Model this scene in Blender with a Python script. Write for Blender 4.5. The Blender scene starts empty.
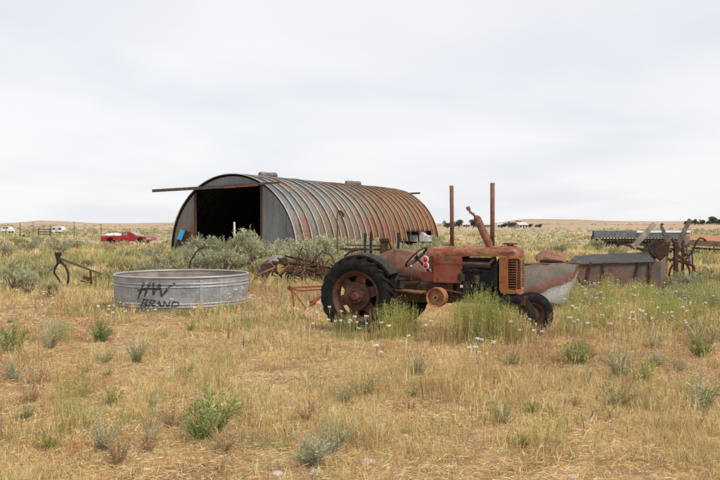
import bpy, math, random
import numpy as np
from mathutils import Vector, Matrix, Euler
R = math.radians
random.seed(7)
rng = np.random.default_rng(7)
scene = bpy.context.scene
COL = scene.collection

# ------------------------------------------------------------------ camera
EYE = 1.8
F = 800.0            # focal length in photograph pixels (720 wide)
HY = 225.0           # true horizon row in the photograph
cam_d = bpy.data.cameras.new('camera')
cam = bpy.data.objects.new('camera', cam_d)
COL.objects.link(cam)
cam_d.sensor_width = 36.0
cam_d.lens = 36.0 * F / 720.0
cam_d.clip_start = 0.1
cam_d.clip_end = 20000
cam.location = (0, 0, EYE)
cam.rotation_euler = (R(90) - math.atan((240 - HY) / F), 0, 0)
scene.camera = cam

# ------------------------------------------------------------------ sky and sun
SUN = Vector((0.62, -0.50, 0.95)).normalized()
W = bpy.data.worlds.new('World')
scene.world = W
W.use_nodes = True
nt = W.node_tree
nt.nodes.clear()
def N(tree, t, **kw):
    n = tree.nodes.new(t)
    for k, v in kw.items():
        setattr(n, k, v)
    return n
out = N(nt, 'ShaderNodeOutputWorld')
bg = N(nt, 'ShaderNodeBackground')
sky = N(nt, 'ShaderNodeTexSky', sky_type='NISHITA', sun_disc=False)
sky.sun_elevation = math.asin(SUN.z)
sky.sun_rotation = math.atan2(SUN.x, SUN.y)
sky.air_density = 1.0
tc = N(nt, 'ShaderNodeTexCoord')
sep = N(nt, 'ShaderNodeSeparateXYZ')
nt.links.new(tc.outputs['Generated'], sep.inputs[0])
def math_n(tree, op, a=None, b=None, va=None, vb=None, clamp=False):
    m = N(tree, 'ShaderNodeMath', operation=op, use_clamp=clamp)
    if a is not None: tree.links.new(a, m.inputs[0])
    if b is not None: tree.links.new(b, m.inputs[1])
    if va is not None: m.inputs[0].default_value = va
    if vb is not None: m.inputs[1].default_value = vb
    return m.outputs[0]
zc = math_n(nt, 'MAXIMUM', sep.outputs[2], vb=0.0)
zz = math_n(nt, 'ADD', zc, vb=0.16)
cx = math_n(nt, 'DIVIDE', sep.outputs[0], zz)
cy = math_n(nt, 'DIVIDE', sep.outputs[1], zz)
cmb = N(nt, 'ShaderNodeCombineXYZ')
nt.links.new(cx, cmb.inputs[0]); nt.links.new(cy, cmb.inputs[1])
cn = N(nt, 'ShaderNodeTexNoise')
cn.inputs['Scale'].default_value = 0.75
cn.inputs['Detail'].default_value = 5
cn.inputs['Roughness'].default_value = 0.45
cn.inputs['Distortion'].default_value = 0.3
nt.links.new(cmb.outputs[0], cn.inputs['Vector'])
cr = N(nt, 'ShaderNodeValToRGB')
cr.color_ramp.elements[0].position = 0.33
cr.color_ramp.elements[0].color = (3.72, 3.80, 4.08, 1)
cr.color_ramp.elements[1].position = 0.58
cr.color_ramp.elements[1].color = (4.42, 4.42, 4.50, 1)
nt.links.new(cn.outputs['Fac'], cr.inputs[0])
mx = N(nt, 'ShaderNodeMix', data_type='RGBA')
mx.inputs[0].default_value = 0.95
nt.links.new(sky.outputs[0], mx.inputs[6])
nt.links.new(cr.outputs[0], mx.inputs[7])
nt.links.new(mx.outputs[2], bg.inputs[0])
bg.inputs[1].default_value = 0.1
nt.links.new(bg.outputs[0], out.inputs[0])

sun_d = bpy.data.lights.new('sun', 'SUN')
sun_d.energy = 1.5
sun_d.angle = R(10)
sun_d.color = (1.0, 0.93, 0.82)
sun = bpy.data.objects.new('sun', sun_d)
COL.objects.link(sun)
sun.rotation_euler = SUN.to_track_quat('Z', 'Y').to_euler()
sun.location = (20, -20, 40)

scene.view_settings.view_transform = 'Standard'
scene.view_settings.look = 'None'
scene.view_settings.exposure = 1.08
scene.view_settings.gamma = 1.0
scene.view_settings.use_curve_mapping = False
scene.render.engine = 'CYCLES'
scene.cycles.max_bounces = 6
scene.cycles.diffuse_bounces = 3

# ------------------------------------------------------------------ numpy noise, terrain
_lat = rng.random((256, 256))
def vnoise(x, y, s):
    x = np.asarray(x, float) / s + 1000.3; y = np.asarray(y, float) / s + 1000.7
    xi = np.floor(x).astype(int); yi = np.floor(y).astype(int)
    fx = x - xi; fy = y - yi
    fx = fx * fx * (3 - 2 * fx); fy = fy * fy * (3 - 2 * fy)
    a = _lat[xi % 256, yi % 256]; b = _lat[(xi + 1) % 256, yi % 256]
    c = _lat[xi % 256, (yi + 1) % 256]; d = _lat[(xi + 1) % 256, (yi + 1) % 256]
    return (a * (1 - fx) + b * fx) * (1 - fy) + (c * (1 - fx) + d * fx) * fy
def fbm(x, y, s):
    return (vnoise(x, y, s) * 0.55 + vnoise(x, y, s * 0.45) * 0.3 + vnoise(x, y, s * 0.2) * 0.15)
def sstep(a, b, t):
    t = np.clip((t - a) / (b - a), 0, 1)
    return t * t * (3 - 2 * t)
HP = np.array([[-400, 223.6], [0, 223.6], [22, 222.6], [40, 221.0], [70, 221.9], [95, 223.4], [130, 223.4], [170, 222.8], [250, 223], [430, 223.6], [480, 223.2],
               [503, 222.6], [512, 220.6], [528, 219.4], [575, 219.9], [610, 221.3], [660, 221.8], [720, 221.4], [1100, 222]])
def gz(x, y):
    x = np.asarray(x, float); y = np.asarray(y, float)
    d = np.maximum(np.sqrt(x * x + y * y), 0.1)
    near = (fbm(x, y, 2.6) - 0.5) * 0.10 * (1 - sstep(18, 30, d)) + (fbm(x, y, 30) - 0.5) * 0.5 * sstep(90, 160, d)
    dip = -0.22 * np.exp(-(((x + 23.5) / 7) ** 2 + ((y - 80) / 9) ** 2))
    px = 360 + x / np.maximum(y, 1) * 800
    hy = np.interp(px, HP[:, 0], HP[:, 1])
    top = 1.8 + (225 - hy) / 800 * 2500
    far = sstep(350, 2500, d) ** 1.25 * top * np.where(y > 0, 1, 0.3)
    far = far * (1 - 0.5 * sstep(2600, 4500, d))
    return near + dip + far
def gzf(x, y):
    return float(gz(x, y))
def P(px, py, d):
    return Vector(((px - 360) / F * d, d, EYE + (HY - py) / F * d))
def GX(px, d):
    x = (px - 360) / F * d
    return Vector((x, d, gzf(x, d)))

# ------------------------------------------------------------------ materials
def new_mat(name):
    m = bpy.data.materials.new(name)
    m.use_nodes = True
    t = m.node_tree
    t.nodes.clear()
    o = N(t, 'ShaderNodeOutputMaterial')
    b = N(t, 'ShaderNodeBsdfPrincipled')
    t.links.new(b.outputs[0], o.inputs[0])
    return m, t, b
def ramp(t, fac, stops):
    r = N(t, 'ShaderNodeValToRGB')
    e = r.color_ramp.elements
    while len(e) < len(stops): e.new(0.5)
    for k, (p, c) in enumerate(stops):
        e[k].position = p
        e[k].color = (c[0], c[1], c[2], 1)
    t.links.new(fac, r.inputs[0])
    return r.outputs[0]
def noise(t, vec, scale, detail=5, rough=0.6, dist=0.0):
    n = N(t, 'ShaderNodeTexNoise')
    n.inputs['Scale'].default_value = scale
    n.inputs['Detail'].default_value = detail
    n.inputs['Roughness'].default_value = rough
    n.inputs['Distortion'].default_value = dist
    t.links.new(vec, n.inputs['Vector'])
    return n.outputs['Fac']
def mapping(t, vec, scale=(1, 1, 1), loc=(0, 0, 0)):
    n = N(t, 'ShaderNodeMapping')
    n.inputs['Scale'].default_value = scale
    n.inputs['Location'].default_value = loc
    t.links.new(vec, n.inputs['Vector'])
    return n.outputs[0]
def mixc(t, fac, a, b, blend='MIX'):
    n = N(t, 'ShaderNodeMix', data_type='RGBA', blend_type=blend)
    if isinstance(fac, (int, float)): n.inputs[0].default_value = fac
    else: t.links.new(fac, n.inputs[0])
    for s, k in ((a, 6), (b, 7)):
        if isinstance(s, tuple): n.inputs[k].default_value = (s[0], s[1], s[2], 1)
        else: t.links.new(s, n.inputs[k])
    return n.outputs[2]
def bump(t, b, h, strength=0.3, dist=0.02):
    n = N(t, 'ShaderNodeBump')
    n.inputs['Strength'].default_value = strength
    n.inputs['Distance'].default_value = dist
    t.links.new(h, n.inputs['Height'])
    t.links.new(n.outputs[0], b.inputs['Normal'])
def worn(name, stops, scale=4, fine=40, rough=0.75, metal=0.0, bstr=0.3, bdist=0.006, stretch=(1, 1, 1), var=0.35, loc=(0, 0, 0)):
    """A weathered surface: large blotches through a ramp, fine grain, bump."""
    m, t, b = new_mat(name)
    tcn = N(t, 'ShaderNodeTexCoord')
    v = mapping(t, tcn.outputs['Object'], stretch, loc)
    n1 = noise(t, v, scale, 7, 0.62, 0.4)
    n2 = noise(t, v, fine, 4, 0.6)
    c = ramp(t, n1, stops)
    g = ramp(t, n2, [(0.25, (1 - var,) * 3), (0.75, (1 + var * 0.6,) * 3)])
    c2 = mixc(t, 1.0, c, g, 'MULTIPLY')
    t.links.new(c2, b.inputs['Base Color'])
    b.inputs['Roughness'].default_value = rough
    b.inputs['Metallic'].default_value = metal
    bump(t, b, n2, bstr, bdist)
    return m
RUST = [(0.30, (0.075, 0.030, 0.016)), (0.45, (0.17, 0.065, 0.028)), (0.57, (0.25, 0.105, 0.045)), (0.72, (0.13, 0.055, 0.03))]
M = {}
M['rust'] = worn('rusty_iron', RUST, 6, 60)
M['rust_mid'] = worn('brown_rusty_iron', [(0.3, (0.035, 0.021, 0.016)), (0.5, (0.08, 0.039, 0.026)), (0.7, (0.14, 0.062, 0.036))], 6, 60)
M['rust_dark'] = worn('dark_rusty_iron', [(0.3, (0.035, 0.024, 0.02)), (0.5, (0.075, 0.042, 0.028)), (0.7, (0.14, 0.065, 0.036))], 6, 60)
M['iron_black'] = worn('blackened_iron', [(0.3, (0.018, 0.018, 0.018)), (0.55, (0.04, 0.037, 0.034)), (0.72, (0.085, 0.05, 0.032))], 7, 70, 0.7)
M['hood'] = worn('faded_red_hood_paint', [(0.30, (0.06, 0.022, 0.012)), (0.40, (0.19, 0.05, 0.02)), (0.49, (0.30, 0.085, 0.03)), (0.56, (0.36, 0.18, 0.095)), (0.62, (0.22, 0.065, 0.026)), (0.72, (0.085, 0.03, 0.016))], 5.0, 60, 0.5, stretch=(0.6, 1.4, 1.6))
M['redpanel'] = worn('faded_red_panel_paint', [(0.30, (0.08, 0.03, 0.017)), (0.42, (0.25, 0.04, 0.026)), (0.54, (0.28, 0.075, 0.038)), (0.62, (0.22, 0.10, 0.05)), (0.72, (0.12, 0.045, 0.022))], 4, 60, 0.6)
M['orange'] = worn('orange_rust_paint', [(0.30, (0.12, 0.038, 0.014)), (0.43, (0.30, 0.095, 0.025)), (0.54, (0.36, 0.13, 0.035)), (0.66, (0.24, 0.085, 0.035)), (0.75, (0.13, 0.05, 0.025))], 4, 70, 0.6)
M['fender_rust'] = worn('rusty_red_fender_paint', [(0.28, (0.055, 0.028, 0.018)), (0.43, (0.15, 0.06, 0.034)), (0.56, (0.23, 0.10, 0.06)), (0.70, (0.09, 0.04, 0.025))], 4, 60, 0.6)
M['tyre'] = worn('weathered_black_rubber', [(0.3, (0.009, 0.009, 0.009)), (0.55, (0.018, 0.018, 0.018)), (0.75, (0.05, 0.045, 0.038))], 6, 80, 0.85)
M['rim'] = worn('rusty_orange_rim', [(0.3, (0.035, 0.02, 0.014)), (0.5, (0.085, 0.036, 0.02)), (0.68, (0.20, 0.075, 0.032))], 8, 60)
M['hubrust'] = worn('brown_rusty_hub', [(0.3, (0.045, 0.025, 0.019)), (0.5, (0.10, 0.05, 0.034)), (0.60, (0.14, 0.065, 0.04)), (0.72, (0.28, 0.105, 0.045))], 5, 60)
M['pulley'] = worn('rusty_tan_pulley', [(0.3, (0.2, 0.085, 0.03)), (0.5, (0.36, 0.16, 0.06)), (0.7, (0.45, 0.23, 0.11))], 8, 60)
M['pipe'] = worn('brown_rusty_pipe', [(0.3, (0.11, 0.048, 0.03)), (0.5, (0.19, 0.08, 0.048)), (0.7, (0.26, 0.12, 0.075))], 7, 80)
M['red_reflector'] = worn('red_reflector', [(0.2, (0.55, 0.01, 0.02)), (0.8, (0.62, 0.02, 0.03))], 8, 40, 0.25, bstr=0.0)
M['white_paint'] = worn('white_paint', [(0.25, (0.6, 0.58, 0.55)), (0.6, (0.78, 0.77, 0.75))], 5, 40, 0.6)
M['brightred'] = worn('red_painted_steel', [(0.3, (0.13, 0.035, 0.022)), (0.5, (0.33, 0.065, 0.04)), (0.7, (0.24, 0.085, 0.05))], 7, 60, 0.6)
M['galv'] = worn('galvanised_steel', [(0.25, (0.26, 0.265, 0.27)), (0.5, (0.38, 0.385, 0.39)), (0.75, (0.48, 0.48, 0.475))], 3.5, 60, 0.5, 0.35, var=0.14, bstr=0.1)
def tank_mat():
    m, t, b = new_mat('water_stained_galvanised_steel')
    tcn = N(t, 'ShaderNodeTexCoord'); v = tcn.outputs['Object']
    sx = N(t, 'ShaderNodeSeparateXYZ'); t.links.new(v, sx.inputs[0])
    vor = N(t, 'ShaderNodeTexVoronoi'); vor.inputs['Scale'].default_value = 22; t.links.new(v, vor.inputs['Vector'])
    big = noise(t, mapping(t, v, (1, 1, 1.6)), 2.6, 6, 0.65)
    run = noise(t, mapping(t, v, (9, 9, 0.5)), 1.6, 5, 0.65)
    c = ramp(t, big, [(0.3, (0.20, 0.212, 0.225)), (0.5, (0.29, 0.302, 0.312)), (0.68, (0.39, 0.395, 0.395))])
    sp = ramp(t, vor.outputs['Color'], [(0.1, (0.88, 0.88, 0.88)), (0.9, (1.1, 1.1, 1.1))])
    c = mixc(t, 1.0, c, sp, 'MULTIPLY')
    c = mixc(t, math_n(t, 'MULTIPLY', ramp(t, run, [(0.54, (0, 0, 0)), (0.7, (1, 1, 1))]), vb=0.4), c, (0.20, 0.165, 0.135))
    c = mixc(t, math_n(t, 'MULTIPLY', ramp(t, run, [(0.30, (1, 1, 1)), (0.42, (0, 0, 0))]), vb=0.35), c, (0.6, 0.6, 0.59))
    hz = math_n(t, 'ADD', sx.outputs[2], math_n(t, 'MULTIPLY', big, vb=-0.18))
    mud = ramp(t, hz, [(-0.02, (1, 1, 1)), (0.07, (0, 0, 0))])
    c = mixc(t, math_n(t, 'MULTIPLY', mud, vb=0.7), c, (0.22, 0.165, 0.115))
    t.links.new(c, b.inputs['Base Color']); b.inputs['Metallic'].default_value = 0.3; b.inputs['Roughness'].default_value = 0.5
    bump(t, b, noise(t, v, 3.5, 3, 0.5), 0.5, 0.05)
    return m
M['tank'] = tank_mat()
M['galv_in'] = worn('dirty_galvanised_steel', [(0.25, (0.18, 0.14, 0.115)), (0.5, (0.30, 0.25, 0.22)), (0.75, (0.42, 0.39, 0.36))], 3, 40, 0.65, 0.1, var=0.25)
M['spray'] = worn('black_spray_paint', [(0.3, (0.02, 0.02, 0.024)), (0.75, (0.07, 0.07, 0.075))], 14, 60, 0.7)
M['dirt'] = worn('dry_dirt', [(0.3, (0.16, 0.10, 0.06)), (0.7, (0.28, 0.19, 0.12))], 6, 60, 0.95)
M['wood'] = worn('grey_weathered_wood', [(0.3, (0.12, 0.09, 0.075)), (0.5, (0.24, 0.19, 0.155)), (0.7, (0.35, 0.29, 0.24))], 5, 50, 0.9, stretch=(1, 1, 0.25))
M['darkwood'] = worn('dark_weathered_wood', [(0.3, (0.055, 0.042, 0.035)), (0.55, (0.11, 0.085, 0.07)), (0.75, (0.18, 0.14, 0.115))], 5, 50, 0.9)
M['drill_blue'] = worn('grey_blue_sheet_steel', [(0.3, (0.10, 0.125, 0.155)), (0.55, (0.17, 0.205, 0.245)), (0.75, (0.25, 0.275, 0.295))], 3, 40, 0.55)
M['drill_lid'] = worn('pale_green_lid_paint', [(0.3, (0.33, 0.40, 0.37)), (0.6, (0.5, 0.56, 0.52)), (0.78, (0.28, 0.24, 0.2))], 4, 40, 0.55)
M['trough_top'] = worn('dark_grey_sheet', [(0.32, (0.022, 0.022, 0.024)), (0.5, (0.042, 0.042, 0.043)), (0.60, (0.085, 0.06, 0.045)), (0.7, (0.05, 0.046, 0.043))], 3, 50, 0.6)
M['trough_side'] = worn('rust_stained_side', [(0.32, (0.06, 0.048, 0.042)), (0.45, (0.13, 0.10, 0.085)), (0.54, (0.20, 0.105, 0.065)), (0.60, (0.10, 0.08, 0.07)), (0.70, (0.25, 0.19, 0.155))], 2.2, 30, 0.75)
M['deck_orange'] = worn('orange_rust_deck', [(0.3, (0.22, 0.095, 0.045)), (0.5, (0.38, 0.17, 0.08)), (0.7, (0.44, 0.24, 0.13))], 3, 40, 0.8)
M['car_red'] = worn('faded_red_car_paint', [(0.25, (0.25, 0.012, 0.018)), (0.55, (0.36, 0.015, 0.025)), (0.8, (0.42, 0.05, 0.05))], 2, 40, 0.4, bstr=0.05, var=0.12)
M['car_faded'] = worn('bleached_pink_car_paint', [(0.3, (0.42, 0.25, 0.22)), (0.6, (0.56, 0.46, 0.42))], 3, 40, 0.55, bstr=0.05)
M['glass'] = worn('dusty_glass', [(0.3, (0.16, 0.19, 0.2)), (0.7, (0.3, 0.34, 0.35))], 3, 30, 0.15, bstr=0.02)
M['blue'] = worn('blue_plastic', [(0.3, (0.02, 0.25, 0.50)), (0.7, (0.03, 0.33, 0.60))], 3, 40, 0.5, bstr=0.05, var=0.1)
M['roof_grey'] = worn('pale_grey_roofing', [(0.3, (0.42, 0.41, 0.40)), (0.7, (0.6, 0.59, 0.57))], 2, 20, 0.7)
M['house'] = worn('cream_house_paint', [(0.3, (0.52, 0.47, 0.4)), (0.7, (0.66, 0.62, 0.55))], 1, 10, 0.8)
M['dark_glass'] = worn('dark_window_glass', [(0.3, (0.02, 0.025, 0.03)), (0.7, (0.05, 0.06, 0.065))], 2, 10, 0.15, bstr=0)
M['vent'] = worn('weathered_vent_metal', [(0.3, (0.10, 0.092, 0.09)), (0.52, (0.16, 0.15, 0.15)), (0.7, (0.23, 0.21, 0.205))], 3, 40, 0.6)
M['stone'] = worn('pale_stone', [(0.3, (0.42, 0.39, 0.36)), (0.7, (0.66, 0.64, 0.6))], 12, 70, 0.9)
M['yellow'] = worn('yellow_paint', [(0.3, (0.42, 0.27, 0.03)), (0.7, (0.55, 0.38, 0.05))], 8, 60, 0.6)
M['stalk'] = worn('grey_green_stalk', [(0.3, (0.26, 0.27, 0.14)), (0.7, (0.40, 0.37, 0.21))], 9, 60, 0.9)
M['twig'] = worn('grey_twig_bark', [(0.3, (0.10, 0.075, 0.06)), (0.7, (0.2, 0.16, 0.13))], 9, 60, 0.9)

M['inner_shade'] = worn('shade_painted_inner_steel', [(0.3, (0.010, 0.010, 0.009)), (0.55, (0.02, 0.018, 0.016)), (0.75, (0.04, 0.03, 0.024))], 0.8, 14, 0.95, 0.0)  # the shed's interior shade is painted into this near-black steel colour
for k_ in ('tyre', 'inner_shade', 'iron_black', 'trough_top', 'rust_dark', 'hubrust', 'dirt'):
    [n for n in M[k_].node_tree.nodes if n.type == 'BSDF_PRINCIPLED'][0].inputs['Specular IOR Level'].default_value = 0.15
def leaf_mat(name, trans=0.3):
    m, t, b = new_mat(name)
    t.nodes.remove(b)
    o = [n for n in t.nodes if n.type == 'OUTPUT_MATERIAL'][0]
    a = N(t, 'ShaderNodeAttribute', attribute_name='tint')
    oi = N(t, 'ShaderNodeObjectInfo')
    g = ramp(t, oi.outputs['Random'], [(0.0, (0.86, 0.88, 0.86)), (0.5, (1, 1, 1)), (1.0, (1.12, 1.08, 1.0))])
    c = mixc(t, 1.0, a.outputs['Color'], g, 'MULTIPLY')
    d = N(t, 'ShaderNodeBsdfDiffuse')
    tr = N(t, 'ShaderNodeBsdfTranslucent')
    mx = N(t, 'ShaderNodeMixShader')
    mx.inputs[0].default_value = trans
    t.links.new(c, d.inputs[0]); t.links.new(c, tr.inputs[0])
    t.links.new(d.outputs[0], mx.inputs[1]); t.links.new(tr.outputs[0], mx.inputs[2])
    t.links.new(mx.outputs[0], o.inputs[0])
    return m
M['leaf'] = leaf_mat('leaf_tissue', 0.3)
M['straw'] = leaf_mat('grass_blade_tissue', 0.35)

# ground material -------------------------------------------------------
def ground_mat():
    m, t, b = new_mat('prairie_soil')
    tcn = N(t, 'ShaderNodeTexCoord')
    v = tcn.outputs['Object']
    s = N(t, 'ShaderNodeSeparateXYZ'); t.links.new(v, s.inputs[0])
    n_big = noise(t, v, 0.35, 5, 0.6, 0.3)
    n_mid = noise(t, v, 2.2, 6, 0.65)
    n_fine = noise(t, v, 38, 5, 0.7)
    soil = ramp(t, n_mid, [(0.30, (0.19, 0.11, 0.062)), (0.45, (0.34, 0.22, 0.12)), (0.64, (0.52, 0.38, 0.215))])
    red = ramp(t, n_fine, [(0.3, (0.20, 0.105, 0.066)), (0.7, (0.33, 0.20, 0.13))])
    f0 = ramp(t, n_big, [(0.50, (0, 0, 0)), (0.66, (1, 1, 1))])
    c_near = mixc(t, f0, soil, red)
    grain = ramp(t, n_fine, [(0.30, (0.5, 0.5, 0.5)), (0.70, (1.4, 1.4, 1.4))])
    c_near = mixc(t, 1.0, c_near, grain, 'MULTIPLY')
    # mid range: sage and straw in long streaks
    vm = mapping(t, v, (0.022, 0.045, 1))
    nm = noise(t, vm, 1.0, 7, 0.68, 0.2)
    c_mid = ramp(t, nm, [(0.36, (0.22, 0.225, 0.14)), (0.45, (0.29, 0.275, 0.175)), (0.51, (0.46, 0.37, 0.24)), (0.57, (0.42, 0.30, 0.215)), (0.63, (0.28, 0.265, 0.165))])
    # far fields: wide strips
    vf = mapping(t, v, (0.0011, 0.0042, 1))
    nf = noise(t, vf, 1.0, 4, 0.5, 0.1)
    c_far = ramp(t, nf, [(0.36, (0.20, 0.20, 0.14)), (0.42, (0.36, 0.27, 0.18)), (0.47, (0.52, 0.38, 0.24)), (0.52, (0.24, 0.225, 0.16)), (0.56, (0.50, 0.34, 0.22)), (0.63, (0.36, 0.22, 0.165))])
    vh = mapping(t, v, (0.0009, 0.0012, 1))
    nh = noise(t, vh, 1.0, 5, 0.6, 0.1)
    c_hill = ramp(t, nh, [(0.40, (0.22, 0.19, 0.175)), (0.49, (0.44, 0.31, 0.22)), (0.54, (0.26, 0.21, 0.185)), (0.6, (0.36, 0.24, 0.20))])
    d = N(t, 'ShaderNodeVectorMath', operation='LENGTH'); t.links.new(v, d.inputs[0])
    dist = d.outputs['Value']
    def band(a, c):
        mr = N(t, 'ShaderNodeMapRange'); mr.interpolation_type = 'SMOOTHSTEP'
        mr.inputs[1].default_value = a; mr.inputs[2].default_value = c
        t.links.new(dist, mr.inputs[0])
        return mr.outputs[0]
    c = mixc(t, band(28, 70), c_near, c_mid)
    c = mixc(t, band(250, 420), c, c_far)
    c = mixc(t, band(1500, 2300), c, c_hill)
    t.links.new(c, b.inputs['Base Color'])
    b.inputs['Roughness'].default_value = 0.95
    b.inputs['Specular IOR Level'].default_value = 0.1
    bump(t, b, n_fine, 0.9, 0.03)
    return m
M['ground'] = ground_mat()

# ------------------------------------------------------------------ helpers for meshes and things
class MB:
    def __init__(s): s.v = []; s.f = []
    def add(s, vs, fs, X=None):
        k = len(s.v)
        for p in vs:
            p = Vector(p)
            s.v.append(X @ p if X is not None else p)
        for f in fs: s.f.append([i + k for i in f])
        return s
    def box(s, c, size, rot=None, taper=1.0):
        hx, hy, hz = (q / 2 for q in size)
        vs = [(-hx, -hy, -hz), (hx, -hy, -hz), (hx, hy, -hz), (-hx, hy, -hz),
              (-hx * taper, -hy * taper, hz), (hx * taper, -hy * taper, hz), (hx * taper, hy * taper, hz), (-hx * taper, hy * taper, hz)]
        X = Matrix.Translation(Vector(c))
        if rot is not None: X = X @ (rot.to_matrix().to_4x4() if isinstance(rot, Euler) else rot)
        return s.add(vs, [(0, 3, 2, 1), (4, 5, 6, 7), (0, 1, 5, 4), (1, 2, 6, 5), (2, 3, 7, 6), (3, 0, 4, 7)], X)
    def beam(s, a, b, w, h, up=(0, 0, 1), w2=None, h2=None):
        a = Vector(a); b = Vector(b); d = (b - a).normalized(); up = Vector(up)
        if abs(d.dot(up)) > 0.99: up = Vector((1, 0, 0))
        r = d.cross(up).normalized(); u = r.cross(d)
        w2 = w2 or w; h2 = h2 or h
        vs = [a + r * (i * w / 2) + u * (j * h / 2) for i, j in ((-1, -1), (1, -1), (1, 1), (-1, 1))] + \
             [b + r * (i * w2 / 2) + u * (j * h2 / 2) for i, j in ((-1, -1), (1, -1), (1, 1), (-1, 1))]
        return s.add(vs, [(0, 1, 2, 3), (7, 6, 5, 4), (0, 4, 5, 1), (1, 5, 6, 2), (2, 6, 7, 3), (3, 7, 4, 0)])
    def tube(s, pts, r, n=8, caps=True):
        pts = [Vector(p) for p in pts]
        rs = r if isinstance(r, (list, tuple)) else [r] * len(pts)
        k = len(s.v); prev = None
        for i, p in enumerate(pts):
            d = (pts[min(i + 1, len(pts) - 1)] - pts[max(i - 1, 0)]).normalized()
            if prev is None:
                a = Vector((0, 0, 1)) if abs(d.z) < 0.9 else Vector((1, 0, 0))
                u = d.cross(a).normalized()
            else:
                u = (prev - d * prev.dot(d)).normalized()
            prev = u; w = d.cross(u)
            for j in range(n):
                t = 2 * math.pi * j / n
                s.v.append(p + (u * math.cos(t) + w * math.sin(t)) * rs[i])
        for i in range(len(pts) - 1):
            for j in range(n):
                s.f.append([k + i * n + j, k + i * n + (j + 1) % n, k + (i + 1) * n + (j + 1) % n, k + (i + 1) * n + j])
        if caps:
            s.f.append([k + j for j in range(n)][::-1])
            s.f.append([k + (len(pts) - 1) * n + j for j in range(n)])
        return s
    def lathe(s, prof, n=32, X=None, closed=False, a0=0.0, a1=2 * math.pi):
        """Profile of (radius, height) turned about local Z."""
        full = abs(a1 - a0 - 2 * math.pi) < 1e-6
        cnt = n if full else n + 1
        vs = []
        for i in range(cnt):
            t = a0 + (a1 - a0) * i / n
            for (r, h) in prof: vs.append((r * math.cos(t), r * math.sin(t), h))
        m = len(prof); fs = []
        for i in range(n):
            i2 = (i + 1) % cnt if full else i + 1
            for j in range(m if closed else m - 1):
                j2 = (j + 1) % m
                fs.append((i * m + j, i2 * m + j, i2 * m + j2, i * m + j2))
        return s.add(vs, fs, X)
    def prism(s, poly, h0, h1, X=None):
        n = len(poly)
        vs = [(p[0], p[1], h0) for p in poly] + [(p[0], p[1], h1) for p in poly]
        fs = [list(range(n))[::-1], list(range(n, 2 * n))] + [(i, (i + 1) % n, n + (i + 1) % n, n + i) for i in range(n)]
        return s.add(vs, fs, X)
    def sheet(s, a, b, c, d, th=0.01, nu=6, nv=6, warp=0.0, seed=0):
        """Dented sheet between four corners (a-b bottom, d-c top) with thickness."""
        a, b, c, d = map(Vector, (a, b, c, d)); nrm = (b - a).cross(d - a).normalized()
        r = random.Random(seed)
        top = []
        for j in range(nv + 1):
            for i in range(nu + 1):
                u = i / nu; w = j / nv
                p = a.lerp(b, u).lerp(d.lerp(c, u), w)
                top.append(p + nrm * (r.uniform(-1, 1) * warp))
        k = len(top); vs = top + [p - nrm * th for p in top]; fs = []
        q = lambda i, j: j * (nu + 1) + i
        for j in range(nv):
            for i in range(nu):
                fs.append((q(i, j), q(i + 1, j), q(i + 1, j + 1), q(i, j + 1)))
                fs.append((k + q(i, j), k + q(i, j + 1), k + q(i + 1, j + 1), k + q(i + 1, j)))
        for i in range(nu):
            fs.append((q(i, 0), k + q(i, 0), k + q(i + 1, 0), q(i + 1, 0)))
            fs.append((q(i, nv), q(i + 1, nv), k + q(i + 1, nv), k + q(i, nv)))
        for j in range(nv):
            fs.append((q(0, j), q(0, j + 1), k + q(0, j + 1), k + q(0, j)))
            fs.append((q(nu, j), k + q(nu, j), k + q(nu, j + 1), q(nu, j + 1)))
        return s.add(vs, fs)
    def build(s, name, mat, parent=None, loc=None, smooth=None, bevel=0.0):
        me = bpy.data.meshes.new(name)
        me.from_pydata([tuple(p) for p in s.v], [], s.f)
        import bmesh
        bm = bmesh.new(); bm.from_mesh(me)
        bmesh.ops.recalc_face_normals(bm, faces=bm.faces[:])
        bm.to_mesh(me); bm.free()
        me.materials.append(M[mat] if isinstance(mat, str) else mat)
        if smooth:
            me.polygons.foreach_set('use_smooth', [True] * len(me.polygons))
            me.set_sharp_from_angle(angle=R(smooth))
        o = bpy.data.objects.new(name, me)
        COL.objects.link(o)
        if parent is not None: o.parent = parent
        if loc is not None: o.location = loc
        if bevel:
            bv = o.modifiers.new('bevel', 'BEVEL'); bv.width = bevel; bv.segments = 2; bv.limit_method = 'ANGLE'; bv.angle_limit = R(40)
        return o
def tag(o, label=None, cat=None, group=None, kind=None):
    if label: o['label'] = label
    if cat: o['category'] = cat
    if group: o['group'] = group
    if kind: o['kind'] = kind
    return o
def thing(name, label, cat, loc=(0, 0, 0), rz=0.0, group=None, scale=None):
    o = bpy.data.objects.new(name, None)
    COL.objects.link(o)
    o.empty_display_size = 0.2
    o.location = loc; o.rotation_euler = (0, 0, rz)
    if scale: o.scale = (scale,) * 3
    return tag(o, label, cat, group)
def dup(root, loc, rz=0.0, scale=None, label=None, group=None):
    c = root.copy(); COL.objects.link(c)
    c.location = loc; c.rotation_euler = (0, 0, rz)
    if scale: c.scale = scale if isinstance(scale, tuple) else (scale,) * 3
    if label: c['label'] = label
    if group: c['group'] = group
    for ch in list(root.children):
        k = ch.copy(); COL.objects.link(k); k.parent = c
        for g in list(ch.children):
            q = g.copy(); COL.objects.link(q); q.parent = k
    return c
def cyl_x(a, axis):
    """matrix turning local Z to the given axis at point a"""
    return Matrix.Translation(Vector(a)) @ Vector(axis).to_track_quat('Z', 'Y').to_matrix().to_4x4()
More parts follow.
